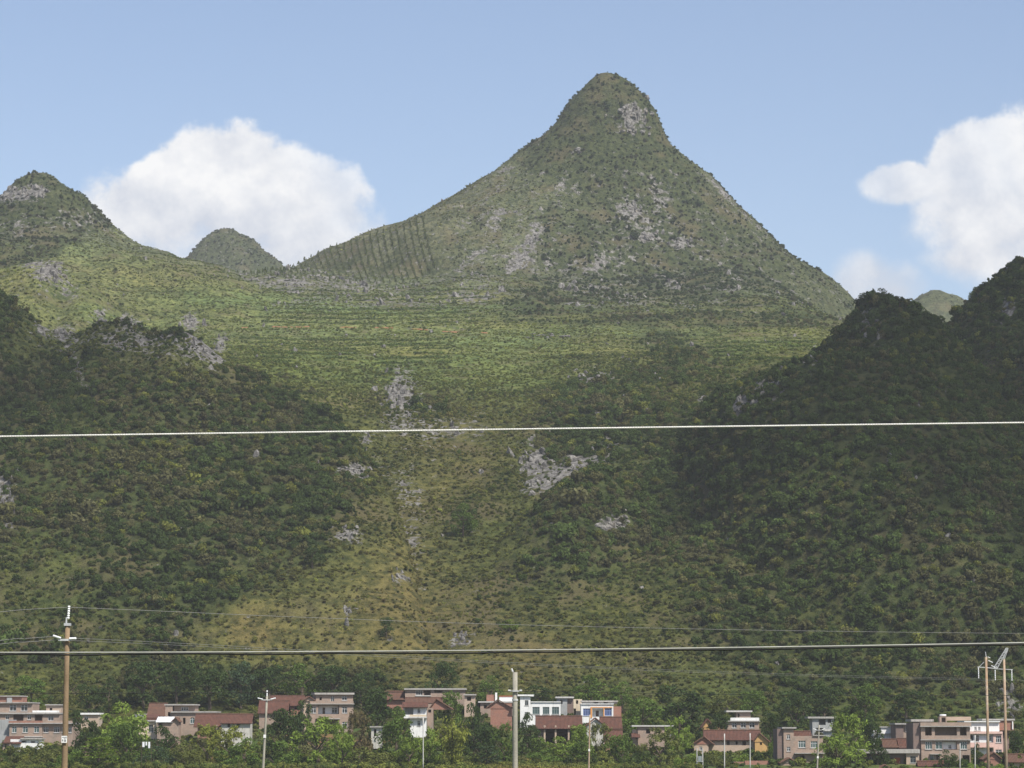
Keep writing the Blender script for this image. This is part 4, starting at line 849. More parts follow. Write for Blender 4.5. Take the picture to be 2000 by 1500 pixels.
h.block(1246, 1298, 1419.5, 1480, 6, 'brick_pink', holes=((1262, 1270, 1424, 1433, 'o'), (1280, 1287, 1423, 1432, 'o'))); h.slab(1234, 1316, 1416.8, 1419.5, 6, 'concrete_pale'); h.column(1308, 1311, 1419.6, 1480, 'concrete', w=.2); h.block(1236, 1245.6, 1425, 1480, 3, 'brick_buff', w=.5, name='wing_wall'); h.shed(1233, 1250, 1432, 1440, 2, w=-1.5)
# --- right of centre
h = House('mud_brick_farmhouse', 'long old mud-brick farmhouse with an ochre gable and tile roof', 1430, 1470, 590, rz=-4)
h.block(1366, 1474, 1443.5, 1490, 7, 'brick_buff', holes=((1420, 1425, 1447, 1455, 'o'), (1437, 1441, 1447, 1454, 'o'), (1450, 1457, 1447, 1456, 'o'))); h.gable(1374, 1486, 1427, 1443, 7, wall='mud_yellow')
h.block(1474.3, 1500, 1447, 1490, 7, 'mud_yellow', w=-1.0, holes=((1484, 1488, 1450, 1455, 'o'),), name='ochre_wall'); h.gable_front(1470, 1504, 1431, 1449, 7.5, 'roof_tile_brown', w=-1.1, wall='mud_yellow', xm=1483)
h.block(1356, 1384, 1453, 1490, 4, 'brick_buff', w=-2.6, holes=((1366, 1372, 1458, 1465, 'w'),), name='porch_wall'); h.gable_front(1350, 1396, 1438, 1454, 5, 'roof_tile_brown', w=-2.7, wall='brick_red', xm=1376)
h = House('ochre_hut', 'small ochre hut with a red tile roof peeping over the mud-brick farmhouse', 1383, 1440, 612, 'hut')
h.block(1375, 1391, 1421, 1460, 4, 'mud_yellow'); h.gable_front(1369, 1396, 1404, 1421, 4, w=-.1, wall='mud_yellow')
h = House('pink_brick_house', 'pinkish two-storey brick house with three windows and a roof room above the farmhouse', 1452, 1440, 618)
h.block(1421, 1483, 1409.5, 1470, 8, 'brick_pink', holes=((1430, 1439, 1411.5, 1422), (1447, 1457, 1411.5, 1422), (1464, 1474, 1411.5, 1422))); h.slab(1420, 1484.5, 1407.8, 1409.5, 8); h.block(1427, 1483, 1402, 1407.6, .3, 'plaster_white', w=-.2, name='parapet'); h.block(1440, 1468, 1391, 1407.6, 5, 'brick_pink', w=2, holes=((1443, 1446, 1394, 1401, 'o'),), name='roof_room'); h.slab(1420, 1471, 1388, 1391, 5, 'concrete_pale', w=1.4)
h = House('vine_tower_house', 'brick house with a vine-covered stair tower and two front windows', 1562, 1488, 562)
h.block(1531, 1551, 1423.5, 1510, 9, 'brick_pink', holes=((1537, 1544, 1435, 1444), (1537, 1544, 1459, 1467.5)), name='stair_tower'); h.slab(1528, 1556, 1420.8, 1423.5, 9); h.block(1519, 1530.8, 1424, 1510, 9, 'brick_dark', w=.4, name='shade_dark_side')  # last block: left side of the house, shade painted as darker brick
h.block(1551.2, 1608, 1438, 1470.5, 8, 'brick_pink', w=.2, holes=((1560, 1574, 1447, 1460.5, 'w3'), (1584, 1597, 1448, 1461, 'w3')), pane='glass_teal'); h.slab(1551.3, 1610, 1470.6, 1472, 8.5, 'concrete', w=-.7, name='canopy'); h.block(1551.2, 1608, 1472.2, 1510, 8, 'brick_pink', w=.3, holes=((1562, 1572, 1476, 1489, 'o'),), name='lower_wall'); h.gable(1551, 1589, 1429, 1437.5, 4, w=2.5, wall='brick_red'); h.slab(1588.5, 1609, 1436.2, 1437.8, 8, w=-.1)
h = House('gabled_brick_shed', 'small gabled brick shed at the bottom edge in front of the vine-towered house', 1541, 1500, 554, 'shed')
h.block(1525, 1557, 1489, 1515, 4, 'brick_pink'); h.gable_front(1522, 1561, 1480, 1490, 4.5, 'roof_tile_brown', w=-.1, wall='brick_pink')
h = House('red_terrace_wall', 'reddish earth-brick terrace wall at the bottom edge left of the gabled shed', 1483, 1500, 556, 'wall')
h.block(1455, 1512, 1486, 1515, .5, 'brick_red'); h.block(1424, 1454.6, 1488, 1515, .5, 'brick_red', w=.3, name='wall_end')
h = House('grey_slab_shell', 'grey unfinished concrete shell with dark openings among the trees', 1607, 1440, 622)
h.block(1587, 1630, 1403.5, 1470, 6, 'plaster_grey', holes=((1600, 1613, 1405, 1416, 'o'), (1617, 1624, 1405, 1412, 'o'), (1594, 1608, 1422, 1430, 'o'))); h.slab(1578, 1636, 1400, 1403.5, 6); h.block(1610, 1632, 1424.5, 1428, .3, 'concrete_pale', w=-.5, name='ledge')
h = House('stained_white_house', 'stained white house with one small window among trees left of the big brick house', 1727, 1455, 606)
h.block(1707, 1748, 1421, 1480, 6, 'plaster_white', holes=((1717, 1722, 1426, 1432, 'o'),)); h.slab(1712, 1749, 1432.6, 1434, .6, 'concrete_pale', w=-.5, name='ledge'); h.slab(1706, 1749, 1419.4, 1421, 6, 'concrete_pale', w=-.3)
h = House('brown_side_house', 'brown brick house with a dark blank side left of the big brick house', 1766, 1455, 598)
h.block(1750, 1765, 1415.5, 1480, 8, 'brick_dark', name='dark_wall'); h.block(1765.2, 1786, 1415.5, 1480, 7, 'brick_pink', w=.5, holes=((1770, 1780, 1418, 1429), (1776, 1784, 1440, 1446, 'o'))); h.slab(1748, 1788, 1412.6, 1415.5, 8)  # first block: the side turned from the sun, shade painted in dark brick
h = House('twin_tile_roofs', 'low building with two adjoining faded tile roofs left of the big brick house', 1755, 1465, 580)
h.block(1727, 1783, 1457.8, 1490, 5, 'brick_buff', holes=((1751, 1757, 1458.5, 1466, 'o'),)); h.gable(1724, 1753.5, 1444.5, 1457, 5, 'roof_tile_brown', wall='brick_red'); h.gable(1755, 1785, 1443, 1458, 5, 'roof_tile', wall='brick_red')
h = House('flat_roof_store', 'long low flat-roofed building with a red door at the bottom right', 1733, 1495, 559)
h.block(1668, 1770, 1471.5, 1510, 6, 'brick_dark', w=.9, holes=((1700, 1708, 1478, 1486), (1748, 1760, 1480, 1497, 'r'))); h.block(1770.3, 1795, 1471.5, 1510, 6.5, 'brick_buff', holes=((1778, 1789, 1477, 1490),), name='end_wall', frame='frame_grey'); h.slab(1666, 1796.5, 1464, 1471.4, 6, 'concrete')
h = House('big_brick_house', 'large three-storey brick house with an open dark top-floor loggia', 1845, 1488, 563)
h.block(1800, 1896, 1420.3, 1444.5, 10, 'brick_pink', holes=((1808, 1821, 1421.3, 1437, 'o'), (1827, 1870, 1421.3, 1437, 'o'), (1876, 1889, 1421.3, 1437, 'o')), name='upper_wall'); h.block(1798.5, 1897.5, 1411.5, 1418.2, 10.4, 'brick_pink', w=-.35, name='parapet'); h.slab(1797.5, 1898.5, 1418.4, 1420.1, 10.4, w=-.6)
h.block(1800, 1896, 1446.4, 1464, 10, 'brick_pink', holes=((1808, 1821, 1449, 1463.5, 'w3'), (1828, 1841, 1449, 1463.5), (1841.5, 1870, 1448.5, 1463.7, 'o'), (1876, 1889, 1449, 1463.5, 'w3')), pane='glass_teal'); h.block(1842, 1869.6, 1449, 1463.4, .2, 'plaster_white', w=.8, holes=((1854, 1860, 1455, 1463, 'w'),), name='recess_wall'); h.slab(1798.5, 1897.5, 1444.7, 1446.2, 10.2)
h.block(1800, 1896, 1464.2, 1510, 10, 'brick_pink', w=.05, holes=((1817, 1824, 1475, 1486), (1829, 1836, 1474, 1486, 'd'), (1880, 1894, 1475, 1492, 'o')), name='lower_wall'); h.slab(1816, 1838, 1472.3, 1473.6, .3, w=-.8, name='canopy'); h.block(1785.5, 1799.8, 1412.5, 1510, 10, 'brick_dark', w=.5, name='shade_dark_side_wall')  # last block: shaded left side, the shade put into the brick colour
h.slab(1784, 1829, 1405.5, 1410, 7, w=2.5); h.block(1788, 1826, 1410.1, 1411.4, 6, 'brick_dark', w=3, name='roof_room'); h.block(1855, 1903, 1400.5, 1408, 6, 'brick_buff', w=3, name='roof_block'); h.block(1841, 1855, 1400, 1411.3, 2, 'brick_pink', w=3, holes=((1845, 1853, 1402, 1411, 'o'),), name='tank_stand')
MB().tube([(h.X(1843), 4.0, h.Z(1397.8)), (h.X(1855.5), 4.0, h.Z(1397.8))], .2, 12).build('water_tank', MATS['metal_white'], h.root, True)
h = House('white_pink_house', 'white and pink three-storey house behind the twin-pole pylon', 1927, 1480, 584)
h.block(1893, 1953, 1411, 1429, 8, 'plaster_white', holes=((1904, 1908.5, 1420, 1427), (1911.5, 1916, 1420, 1427)), name='upper_wall'); h.slab(1884, 1954, 1409, 1411, 8, 'plaster_white'); h.slab(1893, 1958, 1429.2, 1433.5, 9, 'plaster_pink', w=-.8, name='pink_band')
h.block(1893, 1940, 1433.7, 1452, 8, 'plaster_white', holes=((1896, 1902, 1436, 1447, 'o'), (1906, 1913, 1436, 1449), (1928, 1938, 1436, 1449, 'w3'))); h.block(1940.2, 1958.5, 1433.7, 1510, 8.5, 'plaster_pink', w=-.4, holes=((1945, 1956, 1438, 1450.5, 'w3'), (1944, 1956, 1464, 1474)), name='pink_wall'); h.block(1893, 1939.8, 1450.5, 1458, .15, 'plaster_pink', w=-.9, name='balcony'); h.slab(1893, 1939.9, 1458.2, 1460, .3, 'plaster_pink', w=-1.0, name='balcony_floor'); h.block(1893, 1940, 1460.2, 1510, 8, 'plaster_white', w=.05, holes=((1928, 1938, 1461, 1470, 'o'), (1904, 1912, 1461, 1475, 'o')), name='lower_wall')
h.block(1953.3, 1982, 1408, 1427, 5, 'brick_red', w=.5, name='brick_box'); h.slab(1920, 1984, 1404.5, 1407.8, 6, w=.2); h.column(1978.5, 1980.5, 1409.5, 1425, 'plaster_white', w=.1); h.block(1958.8, 1974, 1427.3, 1510, 6, 'brick_dark', w=1.5, holes=((1963, 1969, 1430, 1436, 'o'),), name='rear_wall')
h = House('orange_gable_house', 'small house with a bare orange-brick gable below the twin-pole pylon', 1938, 1500, 556)
h.block(1922, 1955, 1482, 1515, 5, 'brick_red', holes=((1930, 1935, 1487, 1493, 'o'),)); h.gable_front(1918, 1959, 1469, 1483, 5, 'roof_tile_brown', w=-.1, wall='brick_red', xm=1941)
h = House('corner_brick_hut', 'low brick hut with a tile roof in the bottom right corner', 1990, 1500, 552, 'hut')
h.block(1970, 2030, 1486.5, 1515, 5, 'brick_buff', holes=((1976, 1981, 1490, 1496, 'o'),)); h.gable(1966, 2034, 1474, 1486, 5, 'roof_tile_brown', wall='brick_red')
h = House('tile_capped_wall', 'low wall with a red tile capping in front of the big brick house', 1816, 1500, 552, 'wall')
h.block(1793, 1842, 1493, 1515, .5, 'brick_pink'); h.gable(1791, 1844, 1487, 1493, 2.2, w=-.8)
h = House('gable_roof_corner', 'tiny gable top peeping over the bottom edge below the red door', 1727, 1500, 550, 'hut')
h.block(1718, 1738, 1499, 1515, 3, 'brick_buff'); h.gable_front(1715, 1741, 1493, 1500, 3.5, 'roof_tile_brown', w=-.1, wall='brick_buff')
# ------------------------------------------------------------------ village trees (each > trunk, crown)
def trunk_mesh(kind, rng):
    m = MB(); top = {'plume': .5, 'shrub': .25}.get(kind, .5)
    m.tube([(0, 0, -.12), (.01, .0, top * .5), (-.01, .01, top)], [.035, .026, .016], 7)
    for j in range(6):
        a = j * 1.05 + rng.uniform(-.3, .3); z = top * rng.uniform(.5, 1.0); q = rng.uniform(.18, .34)
        m.tube([(0, 0, z), (q * .5 * cos(a), q * .5 * sin(a), z + .12), (q * cos(a), q * sin(a), z + rng.uniform(.2, .34))], [.014, .009, .004], 5)
    return m
def crown_points(kind, seed):
    rng = np.random.default_rng(seed); lb = []
    if kind == 'broad':
        for j in range(26):
            a = rng.uniform(0, 2 * pi); t = rng.random(); q = .40 * math.sqrt(rng.random()) * (1 - .45 * t * t); r = rng.uniform(.085, .16); lb.append((q * cos(a), q * sin(a), .13 + .75 * t, r, r * .8))
        p, d_ = lobes_points(lb, 2600, rng, .55); return leaf_cloud('crown', p, d_, .024, rng, MATS['leaf_tree'])
    if kind == 'airy':
        P = []; D = []
        for j in range(44):
            a = rng.uniform(0, 2 * pi); t = rng.uniform(.1, 1); q = .44 * (1 - t ** 2.2 * .75) * math.sqrt(rng.random()); b = Vector((q * cos(a), q * sin(a), .12 + .8 * t))
            for i in range(52):
                l = rng.random() * .16; P.append((b.x + l * cos(a) * .7 + rng.normal(0, .028), b.y + l * sin(a) * .7 + rng.normal(0, .028), b.z + l * .9 - l * l * 3 + rng.normal(0, .028))); D.append((cos(a), sin(a), .5))
        return leaf_cloud('crown', np.array(P), np.array(D), .021, rng, MATS['leaf_tree'], 1.5)
    if kind == 'plume':
        P = []; D = []
        for j in range(34):
            a = rng.uniform(0, 2 * pi); hgt = rng.uniform(.55, 1.0); out = rng.uniform(.08, .42)
            for i in range(64):
                t = rng.uniform(.18, 1); x = out * t ** 1.8 + rng.normal(0, .03); P.append((x * cos(a) + rng.normal(0, .03), x * sin(a) + rng.normal(0, .03), hgt * (t - .14 * t ** 4) + rng.normal(0, .02))); D.append((cos(a) * .6, sin(a) * .6, .5))
        return leaf_cloud('crown', np.array(P), np.array(D), .021, rng, MATS['leaf_tree'], 1.7)
    if kind == 'shrub':
        for j in range(20):
            a = rng.uniform(0, 2 * pi); q = .42 * math.sqrt(rng.random()); r = rng.uniform(.10, .19); lb.append((q * cos(a), q * sin(a), rng.uniform(.12, .82) * (1 - .5 * (q / .42) ** 2), r, r))
        p, d_ = lobes_points(lb, 2200, rng, .5); return leaf_cloud('crown', p, d_, .028, rng, MATS['leaf_tree'])
    if kind == 'palmate':
        P = []; D = []
        for j in range(70):
            a = rng.uniform(0, 2 * pi); t = rng.uniform(0, 1); q = .44 * (1 - .55 * t) * math.sqrt(rng.random()); b = np.array((q * cos(a), q * sin(a), .3 + .62 * t))
            for i in range(24):
                a2 = 2 * pi * i / 24 + rng.normal(0, .1); l = rng.uniform(.02, .085); P.append(b + (l * cos(a2), l * sin(a2), -l * l * 5 + rng.normal(0, .004))); D.append((0, -.2, 1))
        return leaf_cloud('crown', np.array(P), np.array(D), .022, rng, MATS['leaf_tree'], 1.5, .35)
KIND = {}
for kd, ns in (('broad', 4), ('airy', 3), ('plume', 2), ('shrub', 4), ('palmate', 2)):
    KIND[kd] = []
    for q in range(ns):
        cm = crown_points(kd, 900 + q * 17 + len(kd)); tm = trunk_mesh(kd, random.Random(q)); to = tm.build('trunk', MATS['bark']); KIND[kd].append((cm, to.data)); bpy.data.objects.remove(to)
COL = {'dk': (.048, .074, .024), 'md': (.092, .140, .032), 'lt': (.155, .215, .042), 'yl': (.19, .21, .044), 'ol': (.120, .135, .040), 'br': (.135, .112, .055), 'bl': (.058, .090, .046)}
CN = {'broad': ('leafy_tree', 'tree'), 'airy': ('feathery_tree', 'tree'), 'plume': ('bamboo_clump', 'bamboo'), 'shrub': ('bush', 'bush'), 'palmate': ('broadleaf_tree', 'tree')}
tcount = 0
def tree(kd, px, top, bot, w, Y, col, label, on_hill=False):
    global tcount
    tcount += 1; nm, cat = CN[kd]; cm, tm = KIND[kd][tcount % len(KIND[kd])]
    if on_hill: p = hit(px, bot)
    else:
        p = at(px, bot, Y)
    S = p.y / 5540; hgt = (bot - top) * S; wid = w * S
    if not on_hill:
        g = ground_z(p.x, p.y); g0 = min(g, p.z); hgt += p.z - g0; p.z = g0       # stand on the ground, keep the top where it is
    r = empty(nm, p, random.uniform(0, 6.28)); r.scale = (wid * 1.1, wid * 1.1, hgt * 1.06)
    tag(r, label, cat, 'village trees and bushes' if not on_hill else 'single trees on the slopes')
    c = bpy.data.objects.new('crown', cm); link(c, r); f = random.uniform(.88, 1.15); c.color = (*[q * f for q in COL[col]], 1)
    link(bpy.data.objects.new('trunk', tm), r)
TREES = [
 ('shrub', 40, 1456, 1512, 80, 553, 'ol', 'olive bush at the bottom left corner below the tiny brick hut'), ('shrub', 98, 1441, 1512, 80, 557, 'ol', 'rounded olive bush left of the brown pole under the long brick block'), ('shrub', 140, 1456, 1512, 60, 548, 'md', 'low green bush at the foot of the brown pole'),
 ('palmate', 192, 1438, 1512, 105, 547, 'lt', 'bright green broad-leaved tree right of the brown pole'), ('broad', 166, 1402, 1510, 70, 567, 'dk', 'dark tree just right of the brown pole, before the white slab roof'), ('broad', 235, 1371, 1500, 120, 580, 'lt', 'tall tree with a light green top left of the cream house'), ('broad', 246, 1415, 1512, 100, 558, 'md', 'dense green tree in front of the light-topped tall tree'),
 ('broad', 318, 1422, 1512, 90, 567, 'dk', 'dark bushy tree below the white-roofed hut'), ('shrub', 300, 1452, 1512, 80, 552, 'bl', 'bluish green bush below the cream house'), ('shrub', 365, 1448, 1512, 80, 553, 'ol', 'brown-green bush below the arched-window house'), ('airy', 405, 1422, 1512, 80, 562, 'yl', 'yellowish feathery tree below the steep-roofed brick house'), ('airy', 448, 1424, 1512, 90, 558, 'yl', 'yellowish spreading tree below the long low tile house'), ('shrub', 430, 1462, 1512, 80, 548, 'md', 'low green bush at the bottom edge under the yellowish trees'),
 ('broad', 478, 1440, 1512, 80, 552, 'md', 'green tree just left of the thin leaning pole'), ('broad', 548, 1388, 1505, 90, 574, 'dk', 'dark tree in front of the red tile-roofed house'), ('broad', 592, 1372, 1470, 60, 600, 'dk', 'dark tree at the left corner of the brick villa'), ('shrub', 545, 1442, 1512, 90, 550, 'md', 'wide green bush right of the thin leaning pole'), ('airy', 620, 1408, 1512, 120, 557, 'lt', 'large pale feathery tree below the brick villa'), ('airy', 668, 1415, 1512, 60, 552, 'lt', 'narrow pale feathery tree under the right end of the villa'), ('airy', 700, 1396, 1505, 60, 570, 'br', 'brownish thin-leaved tree right of the brick villa'),
 ('broad', 735, 1350, 1460, 105, 606, 'dk', 'dark spreading tree between the brick villa and the white tile house'), ('broad', 774, 1384, 1490, 84, 574, 'md', 'dense round tree left of the white tile-roofed house'), ('shrub', 720, 1450, 1512, 100, 549, 'ol', 'wide olive bush under the small white shed'), ('airy', 800, 1446, 1512, 70, 550, 'lt', 'pale bush-like tree under the dense round tree'), ('airy', 838, 1426, 1512, 70, 553, 'lt', 'pale feathery tree below the narrow white house'), ('plume', 885, 1385, 1512, 95, 546, 'yl', 'yellow-green bamboo clump left of the grey pole'),
 ('broad', 882, 1352, 1440, 60, 626, 'md', 'green tree in front of the long flat-roofed brick house'), ('broad', 925, 1378, 1480, 70, 600, 'dk', 'dark tree between the bamboo and the patched brick house'), ('broad', 948, 1415, 1500, 80, 572, 'dk', 'very dark tree low beside the bamboo clump'), ('palmate', 950, 1455, 1512, 70, 553, 'bl', 'grey-green broad-leaved bush left of the foot of the grey pole'), ('airy', 985, 1416, 1512, 60, 560, 'md', 'feathery tree just behind the grey pole'), ('broad', 1030, 1396, 1480, 56, 596, 'dk', 'dark tree below the tower of the white modern house'),
 ('shrub', 1050, 1436, 1500, 80, 572, 'md', 'wide bush in front of the left pillar of the open barn'), ('broad', 1095, 1438, 1500, 80, 570, 'lt', 'bright leafy tree in front of the open barn'), ('broad', 1135, 1418, 1500, 60, 574, 'lt', 'light green tree at the right end of the open barn'), ('shrub', 1065, 1462, 1508, 90, 558, 'md', 'low spreading bush beside the grassy strip by the grey pole'), ('broad', 1130, 1450, 1510, 80, 556, 'md', 'round green tree behind the thin brown pole'), ('airy', 1175, 1418, 1490, 60, 580, 'ol', 'thin olive tree hiding the white gable'),
 ('broad', 1215, 1438, 1512, 80, 557, 'md', 'dense green tree below the low red-roofed hut'), ('broad', 1255, 1364, 1445, 110, 616, 'md', 'broad domed tree right of the orange-trimmed house'), ('broad', 1330, 1344, 1450, 120, 628, 'dk', 'large dark tree behind the domed tree'), ('airy', 1290, 1428, 1512, 90, 555, 'ol', 'wispy olive tree in front of the slab-roofed ruin'), ('airy', 1325, 1404, 1490, 60, 580, 'lt', 'pale wispy tree at the right end of the slab-roofed ruin'), ('shrub', 1345, 1465, 1512, 60, 549, 'lt', 'small light bush left of the farmhouse porch'), ('shrub', 1255, 1468, 1512, 70, 547, 'dk', 'dark low bush at the bottom edge below the slab-roofed ruin'),
 ('shrub', 1400, 1470, 1512, 70, 553, 'ol', 'scrubby bush below the mud-brick farmhouse'), ('shrub', 1447, 1466, 1510, 40, 560, 'lt', 'small light bush on the red terrace'), ('broad', 1402, 1395, 1450, 56, 606, 'dk', 'dark tree right of the small ochre hut'), ('broad', 1505, 1392, 1460, 60, 604, 'dk', 'dark tree between the pinkish house and the vine-towered house'), ('shrub', 1508, 1440, 1495, 36, 577, 'md', 'green bush against the ochre gable'), ('broad', 1555, 1352, 1440, 90, 640, 'dk', 'dark tree behind the vine-towered house'), ('shrub', 1470, 1468, 1500, 60, 566, 'ol', 'grassy bush above the red terrace wall'),
 ('airy', 1660, 1402, 1512, 100, 563, 'lt', 'tall pale willowy tree right of the grey concrete shell'), ('airy', 1635, 1440, 1512, 90, 550, 'lt', 'feathery pale tree in front of the flat-roofed building'), ('broad', 1698, 1404, 1490, 70, 586, 'dk', 'dark tree left of the stained white house'), ('broad', 1715, 1445, 1505, 50, 556, 'dk', 'dark tree in front of the left part of the flat-roofed building'), ('shrub', 1605, 1478, 1512, 60, 548, 'md', 'low green bush in front of the vine-towered house door'),
 ('broad', 1850, 1464, 1512, 44, 549, 'dk', 'round clipped dark tree in front of the big brick house'), ('shrub', 1880, 1476, 1512, 28, 548, 'dk', 'small dark bush right of the round clipped tree'), ('broad', 1908, 1455, 1512, 32, 560, 'dk', 'narrow dark tree before the white and pink house'), ('broad', 1988, 1430, 1500, 50, 574, 'dk', 'dark tree at the right edge behind the corner hut'), ('shrub', 1958, 1490, 1515, 50, 545, 'lt', 'light bush at the bottom edge under the twin-pole pylon'), ('shrub', 1905, 1487, 1515, 36, 545, 'lt', 'light bush at the bottom edge left of the orange gable'), ('shrub', 1772, 1491, 1512, 40, 548, 'md', 'low bush in front of the red door'),
 # grove behind the houses
 ('broad', 280, 1296, 1385, 100, 660, 'dk', 'dark tree at the left end of the grove above the light-topped tree'), ('broad', 345, 1278, 1375, 90, 664, 'dk', 'tallest dark tree of the grove above the brown tile roof'), ('broad', 410, 1308, 1385, 100, 658, 'dk', 'dark grove tree above the arched-window house'), ('broad', 470, 1296, 1385, 90, 660, 'bl', 'bluish dark grove tree above the long low tile house'), ('broad', 525, 1302, 1370, 90, 664, 'dk', 'dark grove tree behind the upper red tile roof'), ('broad', 590, 1294, 1365, 90, 664, 'md', 'greener grove tree left of the villa roof'), ('broad', 650, 1302, 1360, 90, 664, 'dk', 'dark grove tree right behind the villa roof'), ('broad', 705, 1318, 1370, 80, 660, 'dk', 'dark tree at the right end of the grove'),
 ('broad', 172, 1340, 1410, 70, 650, 'dk', 'dark tree right of the brown pole above the white slab roof'), ('broad', 212, 1326, 1400, 60, 655, 'dk', 'dark tree between the brown pole and the grove'), ('broad', 865, 1294, 1352, 80, 664, 'dk', 'dark tree above the ridge-top brick house'), ('broad', 1155, 1322, 1385, 90, 658, 'md', 'green tree above the grey tower house'), ('broad', 1055, 1340, 1385, 60, 656, 'dk', 'dark tree behind the white modern house'), ('broad', 1215, 1330, 1390, 60, 655, 'md', 'green tree behind the orange-trimmed house'), ('broad', 1610, 1342, 1425, 80, 648, 'dk', 'dark tree above the grey concrete shell'), ('broad', 1690, 1340, 1420, 90, 645, 'md', 'green tree above the stained white house'), ('broad', 1770, 1350, 1420, 80, 645, 'dk', 'dark tree above the brown-sided house'), ('broad', 1420, 1345, 1405, 80, 650, 'ol', 'olive tree above the pinkish brick house'), ('broad', 1470, 1350, 1405, 70, 648, 'md', 'green tree right above the pinkish brick house'), ('broad', 130, 1318, 1390, 60, 656, 'ol', 'olive tree behind the brown pole'), ('broad', 60, 1322, 1390, 80, 656, 'md', 'green tree above the stepped brick house'), ('broad', 960, 1318, 1372, 60, 658, 'md', 'green tree left of the top of the grey pole')]
for t in TREES: tree(*t)
HT = [('broad', 755, 1216, 1256, 34, 'dk', 'lone dark bushy tree on the dry slope'), ('broad', 905, 985, 1048, 60, 'md', 'clump-like tree in the dry gully'), ('broad', 921, 757, 782, 16, 'dk', 'tiny lone dark tree in the upper bowl'), ('broad', 887, 584, 596, 12, 'dk', 'dot-like dark tree high in the green bowl'), ('broad', 225, 524, 536, 12, 'dk', 'single dark bush on the slope under the cliff peak'), ('broad', 610, 1060, 1112, 46, 'dk', 'dark round tree at the lower edge of the forested ridge'), ('shrub', 995, 1210, 1232, 34, 'lt', 'bright green bush on the dry slope above the grey pole'), ('broad', 1198, 718, 734, 12, 'dk', 'small dark tree beside the broad toothed outcrop'),
      ('broad', 1690, 566, 592, 34, 'dk', 'wind-swept tree left on the summit of the pyramid hill'), ('broad', 1722, 564, 594, 38, 'dk', 'largest tree on the summit of the pyramid hill'), ('broad', 1757, 580, 602, 26, 'dk', 'tree right on the summit of the pyramid hill'), ('broad', 548, 524, 536, 10, 'dk', 'dark tree at the foot of the plantation rows')]
for kd, a, b, c_, w, col, lab in HT: tree(kd, a, b, c_, w, 0, col, lab, True)
# undergrowth between the houses
n = 5200; X = RNG.uniform(-150, 150, n); Y = RNG.uniform(543, 668, n); ok = np.abs(X) < Y * .2 + 8; X, Y = X[ok], Y[ok]; Z = all_h(X, Y)[0]
s = RNG.uniform(.5, 1.5, len(X)) * np.exp(RNG.normal(0, .2, len(X))); s = np.where(Y < 552, s * .6, s)
scatter('undergrowth', np.stack([X, Y, Z - .1], 1), s, tints(np.full(len(X), .5), np.full(len(X), .15), X, Y), SHRUBS, 'tangled green undergrowth between the village houses', 'undergrowth')
n = 900; X = RNG.uniform(-112, 112, n); Y = RNG.uniform(538, 553, n); k = ((X > 15) & (X < 36)) | (X < -8); X, Y = X[k], Y[k]; Z = all_h(X, Y)[0]
scatter('edge_bushes', np.stack([X, Y, Z - .1], 1), RNG.uniform(.6, 1.3, len(X)), tints(np.full(len(X), .35), np.full(len(X), .15), X, Y) * 1.15, SHRUBS, 'low hedge-like bushes along the near edge of the village', 'bushes')
n = 2600; X = RNG.uniform(-14, 20, n); Y = RNG.uniform(530, 572, n); Z = all_h(X, Y)[0]
scatter('field_grass', np.stack([X, Y, Z], 1), RNG.uniform(.4, .9, n), tints(np.full(n, .1), np.clip(fbm(X, Y, 9, 2, 5) + .35, 0, 1), X, Y), TUFTS, 'green and straw-coloured grass at the near edge of the village', 'grass', squash=1.3)

# ------------------------------------------------------------------ poles and wires
def P3(px, py, Y): return at(px, py, Y)
def insulator(root, p, d, l, r=.05):
    d = Vector(d).normalized(); pts = []; rs = []
    for i in range(13): pts.append(Vector(p) + d * l * i / 12); rs.append(r * (1.0 if i % 2 else .55))
    MB().tube(pts, rs, 10).build('insulator', MATS['porcelain'], root, False)
def pole(name, label, px_top, py_top, px_bot, Y, r0, r1, mat, cat='utility pole'):
    t = at(px_top, py_top, Y); b = at(px_bot, 1500, Y); k = (t.z - 0.0) / max(t.z - b.z, .1); foot = t + (b - t) * k
    root = tag(empty(name, foot), label, cat, 'utility poles'); d = t - foot
    MB().tube([d * (i / 6) + Vector((0, 0, -.6 if i == 0 else 0)) for i in range(7)], [r1 + (r0 - r1) * i / 6 for i in range(7)], 16).build('shaft', MATS[mat], root, True)
    return root, d, foot
r, d_, ft = pole('utility_pole', 'brown concrete pole with white insulators and a number plate, nearest at the left', 132, 1220, 126, 115, .095, .16, 'pole_brown')
MB().box(d_.x - .13, d_.x + .13, d_.y - .13, d_.y + .13, d_.z - .05, d_.z + .06).build('cap_band', MATS['steel'], r); MB().tube([d_ + Vector((-.06, 0, 0)), d_ + Vector((-.05, 0, .3))], .035, 6).build('bracket', MATS['steel'], r)
insulator(r, d_ + Vector((.02, 0, .22)), (.05, 0, 1), .55, .06)
zc = at(132, 1250, 115).z - ft.z; xc = at(131, 1250, 115).x - ft.x
MB().box(xc - .33, xc + .2, -.2, -.13, zc - .04, zc + .04).build('crossarm', MATS['steel'], r)
insulator(r, (xc - .22, -.2, zc + .07), (-1, -.3, .32), .34, .055); insulator(r, (xc + .12, -.2, zc + .05), (1, -.2, .02), .30, .055)
pz = at(127, 1444, 115).z - ft.z; px_ = at(127, 1444, 115).x - ft.x
pl = MB().box(px_ - .115, px_ + .115, -.19, -.175, pz - .14, pz + .14).build('number_plate', MATS['plate_white'], r)
def strokes(segs, name, parent, cx, cz, sc, y):
    m = MB()
    for x0, z0, x1, z1 in segs: m.box(cx + min(x0, x1) * sc - .008, cx + max(x0, x1) * sc + .008, y - .006, y, cz + min(z0, z1) * sc - .008, cz + max(z0, z1) * sc + .008)
    m.build(name, MATS['ink_dark'], parent)
